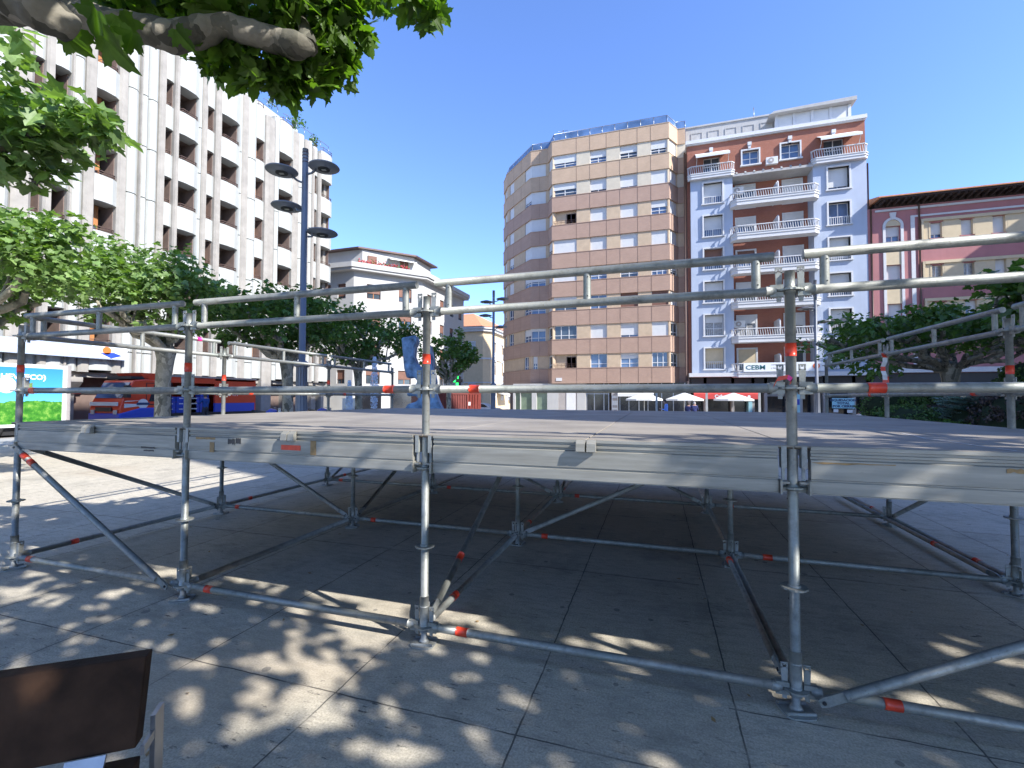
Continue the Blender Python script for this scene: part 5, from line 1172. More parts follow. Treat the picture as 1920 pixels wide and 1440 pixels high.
bush(1782, 812, 11.2, .45, .3, 'leafd', 'low light green bush at the foot of the blue spruce', 64, n=1500, lsz=.06, name='low_bush')
bush(1905, 790, 10.5, .75, .72, 'purple', 'dark bush at the right edge beside the last stage post', 65, n=2600, lsz=.06, name='spreading_bush')
bush(1925, 720, 12.5, .6, .7, 'hedge', 'tall green bush at the right edge of the bed', 66, n=2200, lsz=.07, name='spreading_bush')
bush(1740, 745, 17.5, .9, .5, 'hedge', 'dark bush at the back of the bed below the gnarled tree', 67, n=2200, lsz=.07, name='spreading_bush')
sp = empty('blue_spruce', (*atD(1828, 790, 11.6)[:2], .1), 'low blue grey spruce with layered branches in the bed', 'conifer', 'bushes in the bed right of the stage')
p = Vector(atD(1828, 785, 11.6)); rg = random.Random(8); mb = MB(); tw = MB()
for k in range(150):
    a = rg.uniform(0, 6.283); zz = rg.uniform(-.6, .52); L = (1.05-.55*max(0, zz))*rg.uniform(.6, 1); d = Vector((math.cos(a), math.sin(a), .12)); b0 = p+Vector((0, 0, zz)); e1 = b0+d*L
    tw.tube([b0, e1], [.02, .006], n=5); side = Vector((-d.y, d.x, 0)); 
    for t in range(15):
        c = b0.lerp(e1, .25+.75*t/15); w_ = .16*(1-t/18)
        for sg in (-1, 1):
            q = c+side*sg*w_+d*.07+Vector((0, 0, rg.uniform(-.03, .03))); o_ = d*.014; 
            for jj in range(3): r0 = c.lerp(q, jj*.3); nv = Vector((rg.uniform(-1, 1), rg.uniform(-1, 1), rg.uniform(0, 1.4))).normalized()*.05; mb.add([r0-o_, r0+o_, r0+nv+o_+side*sg*.03, r0+nv+side*sg*.03], [(0, 1, 2, 3)]); mb.add([r0-nv*.3-o_, r0+side*sg*.05+o_, r0+nv*.2+side*sg*.07], [(0, 1, 2)])
mb.build('needles', G['spruce'], sp); tw.tube([p-Vector((0, 0, 1)), p+Vector((0, 0, .6))], [.07, .02], n=8); tw.build('branches', G['bark'], sp)
mb = MB(); mb.lathe([(.75, -.7), (.7, -.2), (.4, .25), (.05, .45)], p, n=14); mb.build('inner_core', G['bushcore'], sp)  # solid dark core added behind the needles to stop see-through

# ------------------------------------------------------------------ street lamps
def disc_profile(): return [(.03, -.055), (.17, -.05), (.172, -.035), (.375, -.02), (.40, .0), (.385, .02), (.26, .055), (.13, .10), (.02, .105)]
lx, ly = atD(565, 746, 12.2)[:2]
lamp = empty('street_lamp', (lx, ly, 0), 'tall grey lamp post with four saucer heads, nearest one behind the left rail', 'street lamp', 'lamp posts with saucer heads')
mb = MB(); mb.tube([(lx, ly, 0), (lx, ly, .5), (lx, ly, 2.4)], [.16, .145, .135], n=12, smooth=False)
for k in range(12):
    q = 2*math.pi*k/12; mb.tube([(lx+.135*math.cos(q), ly+.135*math.sin(q), .4), (lx+.127*math.cos(q), ly+.127*math.sin(q), 2.35)], .018, n=6)
mb.lathe([(.14, 2.36), (.2, 2.38), (.2, 2.45), (.12, 2.52)], (lx, ly, 0), n=20)
mb.tube([(lx, ly, 2.5), (lx, ly, 8.0), (lx, ly, 8.28)], [.086, .078, .076], n=20); mb.build('pole', G['lampgrey'], lamp)
mb = MB()
for k in range(4): mb.tube([(lx, ly, 7.9+.09*k), (lx, ly, 7.925+.09*k)], .082, n=20)
mb.build('groove_ring', G['darkrail'], lamp)
rt = Vector((math.cos(YAW), math.sin(YAW), 0)); fw2 = Vector((-math.sin(YAW), math.cos(YAW), 0))
for ou, of, z in ((.56, -.12, 7.72), (-.42, -.42, 7.47), (-.50, .05, 6.72), (.45, .1, 6.02)):
    c = Vector((lx, ly, z))+rt*ou+fw2*of; mb = MB(); mb.lathe(disc_profile(), c, n=32)
    h = mb.build('lamp_head', G['lampgrey'], lamp); hd = (Vector((lx, ly, z))-c); hd.z = 0; hd.normalize()
    am = MB(); am.tube([Vector((lx, ly, z-.13))-hd*.09, Vector((lx, ly, z-.12))-hd*.2, c+Vector((0, 0, -.04))+hd*.25], [.03, .028, .035], n=8); am.build('arm', G['lampgrey'], h)
    ln_ = MB(); ln_.lathe([(.15, -.07), (.155, -.052)], c, 0, n=24); ln_.obox(c+Vector((0, 0, -.075)), rt*.055, fw2*.035, (0, 0, .006), 1); ln_.build('lens', [G['black'], G['lens']], h)
for (u, d, lab) in ((925, 28.2, 'distant lamp post with four saucer heads between the yellow house and the tan block'), (1531, 24.7, 'lamp post with four saucer heads in front of the blue block')):
    p = atD(u, 700, d); c = copy_tree(lamp); c.location = (p[0], p[1], gz(p[0], p[1])+(.15 if u < 1000 else .0)); c['label'] = lab

# ------------------------------------------------------------------ trucks
def wheel(mb_par, x, y, z, r=.42, w=.28, side=1):
    t = MB(); n = 28; prof = [(r*.55, 0), (r*.9, 0), (r, .05), (r, w-.05), (r*.9, w), (r*.55, w)]; V = []
    for k in range(n):
        q = 2*math.pi*k/n
        for rr, ww in prof: V.append((x-side*ww, y+rr*math.cos(q), z+rr*math.sin(q)))
    m = len(prof); t.add(V, [(k*m+i, k*m+i+1, ((k+1) % n)*m+i+1, ((k+1) % n)*m+i) for k in range(n) for i in range(m-1)], 0, True)
    o = t.build('tyre', G['tyre'], mb_par); rm = MB(); rm.tube([(x-side*.06, y, z), (x-side*.2, y, z)], r*.56, n=24); rm.tube([(x-side*.03, y, z), (x-side*.07, y, z)], r*.2, n=12)
    for k in range(6): q = k*math.pi/3; rm.tube([(x-side*.055, y+.17*math.cos(q), z+.17*math.sin(q)), (x-side*.062, y+.17*math.cos(q), z+.17*math.sin(q))], .045, 1, n=8)
    rm.build('rim', [G['rim'], G['black']], o)
t1 = empty('delivery_truck', (-18.6, 7.2, 0), 'white box truck with a blue sky and green hedge poster on its side', 'truck')
X1 = -17.5; zt = atX(60, 683, X1)[2]; zb_ = atX(125, 797, X1)[2]
mb = MB(); mb.box((X1-2.2, 4.2, zb_), (X1, 9.8, zt)); mb.box((X1-2.25, 9.8, zb_-.05), (X1+.02, 9.92, zt+.03), 1); mb.box((X1-2.0, 3.0, zb_-.3), (X1-.2, 9.8, zb_), 2)
mb.build('cargo_box', [G['white'], G['greyst'], G['black']], t1)
pm, t_, b_ = newmat('sky_and_hedge_poster'); v_ = pos(t_); sx_ = N(t_, 'ShaderNodeSeparateXYZ'); t_.links.new(v_, sx_.inputs[0])
zz0, zz1 = zb_+.12, zt-.14; hm = zz0+(zz1-zz0)*.40
skyc = ramp(t_, mth(t_, 'DIVIDE', mth(t_, 'SUBTRACT', sx_.outputs[2], hm), zz1-hm), [(0., (.12, .45, .75)), (.4, (.06, .33, .78)), (1., (.035, .22, .62))])
grn = ramp(t_, noise(t_, v_, 5.5, 6, .7), [(.3, (.01, .09, .01)), (.5, (.05, .22, .02)), (.7, (.25, .42, .08))])
hz_ = mth(t_, 'ADD', sx_.outputs[2], mth(t_, 'MULTIPLY', noise(t_, v_, 3., 4), -.35)); pc = mix(t_, mth(t_, 'GREATER_THAN', hz_, hm-.175), grn, skyc)
t_.links.new(pc, b_.inputs['Base Color']); b_.inputs['Roughness'].default_value = .4
mb = MB(); mb.box((X1+.001, 4.35, zz0), (X1+.006, 9.65, zz1)); po = mb.build('side_poster', pm, t1)
a = atX(0, 703, X1); b = atX(107, 705, X1)
text('Este vehículo es HEV (ECO)', .27, (X1+.012, b[1]-3.55, a[2]-.13), (0, 1, 0), (0, 0, 1), G['letwhite'], po, bold=.008, sx=(3.55)/3.45)
c = atX(12, 722, X1); mb = MB(); ring = [(.0, math.cos(q)*.28, math.sin(q)*.30) for q in [2*math.pi*k/24 for k in range(24)]]
mb.extr([(X1+.008, c[1]+b_y, c[2]+b_z) for _, b_y, b_z in ring], (.004, 0, 0)); mb.extr([(X1+.008, c[1]+.2, c[2]-.05), (X1+.008, c[1]+.75, c[2]+.12), (X1+.008, c[1]+.75, c[2]-.28), (X1+.008, c[1]+.4, c[2]-.22)], (.003, 0, 0), 1)
mb.build('eco_logo', [G['white'], G['leaf']], po)
mb = MB(); mb.extr([(X1-2.1, 2.2, .45), (X1-2.1, 4.1, .45), (X1-2.1, 4.1, 2.3), (X1-2.1, 3.2, 2.3), (X1-2.1, 2.35, 1.5), (X1-2.1, 2.15, 1.0)], (2.0, 0, 0)); cb = mb.build('cab', G['white'], t1)
mb = MB(); mb.extr([(X1-.099, 2.75, 1.4), (X1-.099, 3.8, 1.4), (X1-.099, 3.8, 2.1), (X1-.099, 3.25, 2.1)], (.005, 0, 0)); mb.build('side_window', G['shopglass'], cb)
for yy in (3.1, 7.55): wheel(t1, X1-.02, yy, .41)
mb = MB(); mb.box((X1-.05, 9.3, zb_-.2), (X1-.0, 9.42, zb_-.12)); mb.box((X1-.05, 8.6, zb_-.2), (X1, 8.72, zb_-.12)); mb.build('marker_light', G['orange'], t1)
mb = MB(); mb.box((X1-2.0, 9.94, zb_-.35), (X1-.1, 10.0, zb_-.15)); mb.build('rear_bumper', G['black'], t1)

t2 = empty('delivery_truck', (-19.7, 15.5, 0), 'red and blue drinks delivery truck with its side shutter open behind the stage', 'truck')
X2 = -18.5
def t2p(u, v): q = atX(u, v, X2); return q[1], q[2]
yF, yC = t2p(226, 760)[0], t2p(302, 750)[0]; yE = t2p(479, 750)[0]; zc = .62
prof = [(yF+.0, .35), (yC, .35), (yC, 2.35), (yF+1.1, 2.42), (yF+.55, 2.35), (yF+.08, 1.35), (yF-.03, 1.0)]
mb = MB(); mb.extr([(X2-2.1, y_, z_) for y_, z_ in prof], (2.1, 0, 0)); cab = mb.build('cab', G['red'], t2); bv = cab.modifiers.new('b', 'BEVEL'); bv.width = .05; bv.segments = 3
mb = MB(); mb.extr([(X2-2.14, yF-.06, .4), (X2-2.14, yC-.02, .4), (X2-2.14, yC-.02, 1.0), (X2-2.14, yF+.9, 1.02), (X2-2.14, yF-.06, .75)], (2.18, 0, 0)); o = mb.build('blue_skirt', G['bluep'], cab); bv = o.modifiers.new('b', 'BEVEL'); bv.width = .04; bv.segments = 2
mb = MB(); mb.extr([(X2+.001, yF+1.25, 1.32), (X2+.001, yF+2.25, 1.32), (X2+.001, yF+2.25, 2.15), (X2+.001, yF+1.5, 2.15)], (.02, 0, 0)); mb.build('side_window', G['shopglass'], cab)
mb = MB(); d0 = Vector((0, .47, 1.0)).normalized(); mb.obox((X2-1.05, yF+.30, 1.86), (.93, 0, 0), d0*.42, Vector((0, -1, .47)).normalized()*.02); mb.build('windscreen', G['glassb'], cab)
mb = MB(); mb.extr([(X2-1.9, yF+1.2, 2.42), (X2-1.9, yC, 2.38), (X2-1.9, yC, 2.74), (X2-1.9, yC-.9, 2.74)], (1.7, 0, 0)); mb.build('roof_fairing', G['red'], cab)
mb = MB(); mb.box((X2-1.9, yF+.55, 2.42), (X2-.2, yF+1.35, 2.56)); mb.build('sun_visor', G['black'], cab)
mb = MB(); mb.tube([(X2+.02, yF+2.15, 1.12), (X2+.03, yF+2.15, 1.12)], .01, n=6)
cyl = t2p(268, 757); mb.tube([(X2+.005, cyl[0], cyl[1]), (X2+.015, cyl[0], cyl[1])], .24, n=24); lg = mb.build('door_logo', G['white'], cab)
mb = MB(); mb.box((X2+.016, cyl[0]-.3, cyl[1]-.06), (X2+.02, cyl[0]+.3, cyl[1]+.06)); mb.build('logo_band', G['letnavy'], lg)
mb = MB(); mb.box((X2+.0, yF+.1, 1.5), (X2+.25, yF+.28, 2.1)); mb.build('mirror', G['black'], cab)
mb = MB(); mb.box((X2-2.0, yF-.08, 1.12), (X2-.1, yF-.04, 1.3)); mb.box((X2-1.6, yF-.09, .85), (X2-.5, yF-.05, 1.05), 1); mb.build('grille', [G['white'], G['black']], cab)
for x_ in (X2-.35, X2-1.9): mb = MB(); mb.box((x_-.0, yF-.1, .72), (x_+.22, yF-.055, .92)); mb.build('headlight', G['lens'], cab)
mb = MB(); mb.extr([(X2+.003, yF+.15, 1.02), (X2+.003, yF+.9, 1.10), (X2+.003, yF+.75, 1.2), (X2+.003, yF+.15, 1.22)], (.006, 0, 0)); mb.extr([(X2+.003, yF+.15, 1.3), (X2+.003, yF+1.0, 1.38), (X2+.003, yF+.2, 1.36)], (.006, 0, 0)); mb.build('side_stripe', G['white'], cab)
mb = MB()
for y0_, y1_, z0_, z1_ in ((yF+1.12, yF+1.15, .6, 2.25), (yF+2.36, yF+2.39, .6, 2.25), (yF+1.15, yF+2.36, 2.22, 2.25), (yF+1.3, yF+1.5, 1.15, 1.19)): mb.box((X2+.001, y0_, z0_), (X2+.012, y1_, z1_))
mb.build('door_seam', G['black'], cab)
zt2 = 2.6
yO = t2p(403, 750)[0]
mb = MB(); mb.box((X2-2.3, yC+.25, .55), (X2-.0, yE, .7), 1); mb.box((X2-2.3, yC+.25, .7), (X2-2.2, yE, zt2)); mb.box((X2-2.2, yC+.25, .7), (X2, yC+.33, zt2)); mb.box((X2-2.2, yE-.08, .7), (X2, yE, zt2)); mb.box((X2-2.35, yC+.2, zt2), (X2+.05, yE+.03, zt2+.1), 2)
mb.box((X2-.1, yO, 1.2), (X2, yE-.08, zt2-.12)); mb.box((X2-.11, yO, .7), (X2+.005, yE-.08, 1.2), 3); mb.box((X2-.12, yC+.33, zt2-.3), (X2, yO, zt2))
mb.build('cargo_body', [G['red'], G['black'], G['steel'], G['bluep']], t2)
text('PROVA', .34, (X2+.01, yO+.4, 1.62), (0, 1, 0), (0, 0, 1), G['letwhite'], t2)
for yy in (yF+1.3, yE-1.6): wheel(t2, X2-.03, yy, .41)
cr0 = None; k = 0
for cy in (yC+.5, yC+1.05, yC+1.65, yO-.6, yO-1.15):
    for lv in range(5 if cy > yC+2 else 3):
        if cr0 is None:
            mb = MB(); X_, y_, z_ = X2-.75, cy, .7
            mb.box((X_, y_, z_), (X_+.4, y_+.5, z_+.03)); 
            for a_, b_ in (((X_, y_, z_+.03), (X_+.03, y_+.5, z_+.28)), ((X_+.37, y_, z_+.03), (X_+.4, y_+.5, z_+.28)), ((X_+.03, y_, z_+.03), (X_+.37, y_+.03, z_+.28)), ((X_+.03, y_+.47, z_+.03), (X_+.37, y_+.5, z_+.28))): mb.box(a_, b_)
            mb.box((X_+.4, y_+.14, z_+.17), (X_+.404, y_+.36, z_+.22), 1)
            cr0 = mb.build('bottle_crate', [G['bluep'], G['white']]); cr = cr0; base = (cy, .7)
        else: cr = cr0.copy(); col.objects.link(cr); cr.location = (0, cy-base[0], lv*.29)
        si_ = [yC+.5, yC+1.05, yC+1.65, yO-.6, yO-1.15].index(cy); tag(cr, 'blue crate in the truck, %s in the %s' % (['lowest', 'second up', 'third up', 'fourth up', 'topmost'][lv], ['stack nearest the cab', 'second stack from the cab', 'stack left of the worker', 'stack by the red panel', 'stack right of the worker'][si_]), 'crate', 'blue crates in the truck')

# ------------------------------------------------------------------ sculpture, fountain, container, car, motorcycles
OUT = [(752,633),(779,628),(781,640),(776,650),(775,668),(781,683),(790,690),(799,688),(803,664),(806,645),(810,672),(812,695),(816,715),(815,735),(821,752),(829,768),(836,800),(752,800),(758,768),(763,758),(780,753),(784,747),(778,742),(763,743),(762,724),(779,722),(782,714),(776,707),(762,709),(757,690)]
mb = MB(); fw3 = Vector(fw2)
P0 = [Vector(atD(u, v, 14.3)) for u, v in OUT]
mb.extr(P0, fw3*.55); so2 = mb.build('sculpture', G['bronze']); tag(so2, 'blue patinated bronze abstract sculpture with curved cut-outs behind the stage', 'sculpture'); bv = so2.modifiers.new('b', 'BEVEL'); bv.width = .05; bv.segments = 2; bv.limit_method = 'ANGLE'
mb = MB(); c = sum(P0, Vector())/len(P0); mb.obox((c.x, c.y+.3, .33), rt*.95, fw2*.6, (0, 0, .33)); tag(mb.build('plinth', G['greyst']), 'low stone plinth under the bronze sculpture', 'plinth')
rg = np.random.default_rng(4)
for u, v, D, h, w_, lab in ((702, 700, 20, 1.6, .2, 'tall plume of white fountain spray left of the sculpture'), (655, 730, 21, .9, .18, 'short plume of fountain spray beside the tree trunk')):
    p = Vector(atD(u, v, D)); mb = MB(); ztop = p.z+h*.45
    for k in range(1500):
        t = rg.random()**.7; rr = w_*(.25+.75*(1-abs(2*t-1.1)))*rg.random()**.5; a = rg.random()*6.283; c = Vector((p.x+rr*math.cos(a), p.y+rr*math.sin(a), .2+(ztop-.2)*t)); s_ = .02+.02*rg.random()
        A = Vector(rg.normal(size=3)).normalized()*s_; Bv = A.orthogonal().normalized()*s_*.6; Cv = A.cross(Bv).normalized()*s_*.5; mb.add([c+A, c+Bv, c-A, c-Bv, c+Cv, c-Cv], [(0,1,4),(1,2,4),(2,3,4),(3,0,4),(1,0,5),(2,1,5),(3,2,5),(0,3,5)])
    mb.build('fountain_spray', G['water'], label=lab, cat='fountain', kind='stuff')
ct = empty('shipping_container', (-10, 33, -.3), 'dark red corrugated steel container standing behind the sculpture', 'container')
ca, cb_ = atD(796, 750, 36), atD(876, 750, 38); ce = atD(897, 750, 39.5); zt = ca[2]+0; 
F = Fr((ca[0], ca[1]), (cb_[0], cb_[1])); ztc = atD(850, 737, 37)[2]
mb = MB(); F.box(mb, 0, F.L, -3, -.05, -.45, ztc)
k = 0; s_ = 0
while s_ < F.L-.15: F.box(mb, s_+.02, s_+.13, -.05, .0, -.3, ztc-.12); s_ += .22
F.box(mb, -.03, F.L+.03, -.03, .03, ztc-.12, ztc+.02); F.box(mb, -.03, F.L+.03, -.03, .03, -.45, -.3); F.box(mb, F.L-.04, F.L+.04, -.02, .04, -.3, ztc-.12)
mb.build('corrugated_side', G['contr'], ct)
mb = MB(); F2 = Fr((cb_[0], cb_[1]), (ce[0], ce[1]+.6)); F2.box(mb, .04, F2.L, -2.5, .0, -.45, ztc+.01); F2.box(mb, .2, .5, .0, .02, .9, 1.2, 1)
for s_ in (.35, .8, 1.2, 1.7): mb.tube([F2.P(min(s_, F2.L-.1), .04, -.3), F2.P(min(s_, F2.L-.1), .04, ztc-.1)], .025, n=6)
mb.build('end_doors', [G['contr'], G['signwhite']], ct)
def car(x, y, z, label):
    e = empty('parked_car', (x, y, z), label, 'car'); mb = MB(); 
    pr = [(-2.0, .35), (2.0, .35), (2.05, .6), (1.95, .85), (1.1, .95), (-1.85, .98), (-2.05, .7)]
    mb.extr([(x+a, y-.85, z+b) for a, b in pr], (0, 1.7, 0)); o = mb.build('body', G['white'], e); bv = o.modifiers.new('b', 'BEVEL'); bv.width = .08; bv.segments = 3
    mb = MB(); mb.extr([(x+a, y-.74, z+b) for a, b in ((-1.8, .97), (1.05, .95), (.35, 1.42), (-.2, 1.5), (-1.2, 1.46))], (0, 1.48, 0)); r_ = mb.build('roof', G['white'], e); bv = r_.modifiers.new('b', 'BEVEL'); bv.width = .06; bv.segments = 2
    mb = MB()
    for a0, a1, t0, t1 in ((-1.45, -.55, -1.15, -.5), (-.45, .75, -.4, .22)):
        for yy in (y-.765, y+.745): mb.extr([(x+a0, yy, z+1.0), (x+a1, yy, z+1.0), (x+t1, yy, z+1.36), (x+t0, yy, z+1.38)], (0, .02, 0))
    mb.build('windows', G['shopglass'], e)
    for a in (-1.25, 1.3):
        for yy, sd in ((y-.86, 1), (y+.86, -1)):
            mb = MB(); mb.tube([(x+a, yy, z+.32), (x+a, yy+sd*.2, z+.32)], .32, n=20); w_ = mb.build('wheel', G['tyre'], e); mb = MB(); mb.tube([(x+a, yy-sd*.01, z+.32), (x+a, yy+sd*.05, z+.32)], .18, n=14); mb.build('rim', G['rim'], w_)
    for yy in (-.6, .6): mb = MB(); mb.box((x+1.98, y+yy-.16, z+.62), (x+2.08, y+yy+.16, z+.78)); mb.build('headlight', G['lens'], e)
p = atD(908, 757, 58); car(p[0], p[1], -.62, 'small white car parked beside the red container')
def moto(x, y, a, label):
    e = empty('motorcycle', (x, y, 0), label, 'motorcycle', 'motorcycles parked by the white block'); d = Vector((math.cos(a), math.sin(a), 0)); s_ = Vector((-d.y, d.x, 0)); o = Vector((x, y, 0))
    for t in (-.65, .65):
        mb = MB(); ring = [o+d*(t+.3*math.cos(q))+Vector((0, 0, .31+.3*math.sin(q))) for q in [2*math.pi*k/20 for k in range(21)]]; mb.tube(ring, .055, n=8, caps=False); mb.tube([o+d*t-s_*.05+Vector((0, 0, .31)), o+d*t+s_*.05+Vector((0, 0, .31))], .06, n=8)
        for k in range(5): q = k*1.257; mb.tube([o+d*t+Vector((0, 0, .31)), o+d*(t+.27*math.cos(q))+Vector((0, 0, .31+.27*math.sin(q)))], .012, n=5)
        mb.build('wheel', G['tyre'], e)
    mb = MB(); mb.tube([o+d*.65+Vector((0, 0, .31)), o+d*.42+Vector((0, 0, 1.0))], .035, n=8); mb.tube([o-d*.65+Vector((0, 0, .31)), o-d*.1+Vector((0, 0, .4)), o+d*.4+Vector((0, 0, .85))], .05, n=8); mb.obox(o+Vector((0, 0, .45)), d*.22, s_*.13, (0, 0, .16)); mb.build('frame', G['darkrail'], e)
    mb = MB(); mb.tube([o+d*.36+Vector((0, 0, .84)), o+d*.1+Vector((0, 0, .86)), o-d*.12+Vector((0, 0, .78))], [.1, .16, .1], n=12); mb.build('tank', G['bluep'], e)
    mb = MB(); mb.tube([o-d*.1+Vector((0, 0, .78)), o-d*.45+Vector((0, 0, .8)), o-d*.8+Vector((0, 0, .9))], [.1, .12, .05], n=10); mb.build('seat', G['black'], e)
    mb = MB(); mb.tube([o+d*.36-s_*.36+Vector((0, 0, 1.05)), o+d*.42+Vector((0, 0, 1.0)), o+d*.36+s_*.36+Vector((0, 0, 1.05))], .016, n=6); mb.obox(o+d*.5+Vector((0, 0, .92)), d*.06, s_*.09, (0, 0, .09)); mb.build('handlebar', G['steel'], e)
for (u, D, a, l_) in ((505, 22, .4, 'motorcycle parked by the shop glazing left of the lamp post'), (572, 23, 2.6, 'motorcycle parked right of the lamp post base'), (600, 24, .3, 'motorcycle furthest right of the parked three')):
    p = atD(u, 770, D); moto(p[0], p[1], a, l_)
p = atD(656, 762, 26); bd2 = MB(); bd2.obox((p[0], p[1], p[2]+.05), rt*.42, fw2*.03, (0, 0, .42)); bb = tag(bd2.build('notice_board', G['signwhite']), 'white notice board standing behind the rear stage rail', 'board')
text('eventos', .2, Vector(p)-rt*.36-fw2*.04-Vector((0, 0, .2)), rt, (0, 0, 1), G['signblue'], bb); mb = MB()
for s_ in (-.3, .3): mb.tube([Vector((p[0], p[1], -.1))+rt*s_, Vector(p)+rt*s_], .025, n=6)
mb.build('leg', G['steel'], bb)

# ------------------------------------------------------------------ parasols and terrace posts
um = None
for k, (u, D) in enumerate(((1208, 37.5), (1283, 37.5), (1375, 37.5))):
    p = Vector(atD(u, 750, D)); zg_ = gz(p.x, p.y)
    if um is None:
        zr_, za_ = atD(u, 748, D)[2], atD(u, 735.5, D)[2]; um = empty('parasol', (p.x, p.y, zg_), '', 'parasol', 'white parasols on the cafe terrace')
        um0 = p.copy(); mb = MB(); n = 8; R_ = 1.55; ring = [(p.x+R_*math.cos(2*math.pi*(j+.5)/n), p.y+R_*math.sin(2*math.pi*(j+.5)/n), zr_) for j in range(n)]
        low = [(x_, y_, z_-.13) for x_, y_, z_ in ring]; mb.add(ring+low+[(p.x, p.y, za_)], [(j, (j+1) % n, 2*n) for j in range(n)]+[(j+n, (j+1) % n+n, (j+1) % n, j) for j in range(n)]); mb.build('canopy', G['canvas'], um)
        mb = MB(); mb.tube([(p.x, p.y, zg_), (p.x, p.y, za_+.05)], .03, n=8); mb.box((p.x-.3, p.y-.3, zg_), (p.x+.3, p.y+.3, zg_+.08)); mb.build('pole', G['white'], um)
        mb = MB()
        for j in range(n): mb.tube([(p.x, p.y, za_-.25), (ring[j][0], ring[j][1], zr_)], .012, n=5)
        mb.build('ribs', G['steel'], um); c = um
    else: c = copy_tree(um); c.location = (p.x, p.y, zg_)
    c['label'] = ['white parasol left of the man in the blue shirt', 'white parasol above the two men in dark clothes', 'white parasol in front of the red awning'][k]
tp = None
for k, u in enumerate((1231, 1325, 1424)):
    p = Vector(atD(u, 750, 27)); zg_ = gz(p.x, p.y)
    if tp is None: 
        mb = MB(); mb.box((p.x-.06, p.y-.06, zg_), (p.x+.06, p.y+.06, zg_+2.5)); mb.box((p.x-.09, p.y-.09, zg_), (p.x+.09, p.y+.09, zg_+.12)); mb.box((p.x-.08, p.y-.08, zg_+2.5), (p.x+.08, p.y+.08, zg_+2.56)); tp = mb.build('terrace_post', G['lens']); tp0 = p; c = tp
    else: c = tp.copy(); col.objects.link(c); c.location = (p.x-tp0.x, p.y-tp0.y, 0)
    tag(c, ['grey terrace post just left of the man in the blue shirt', 'grey terrace post between the middle and right parasols', 'grey terrace post furthest right of the parasols'][k], 'post', 'terrace posts')

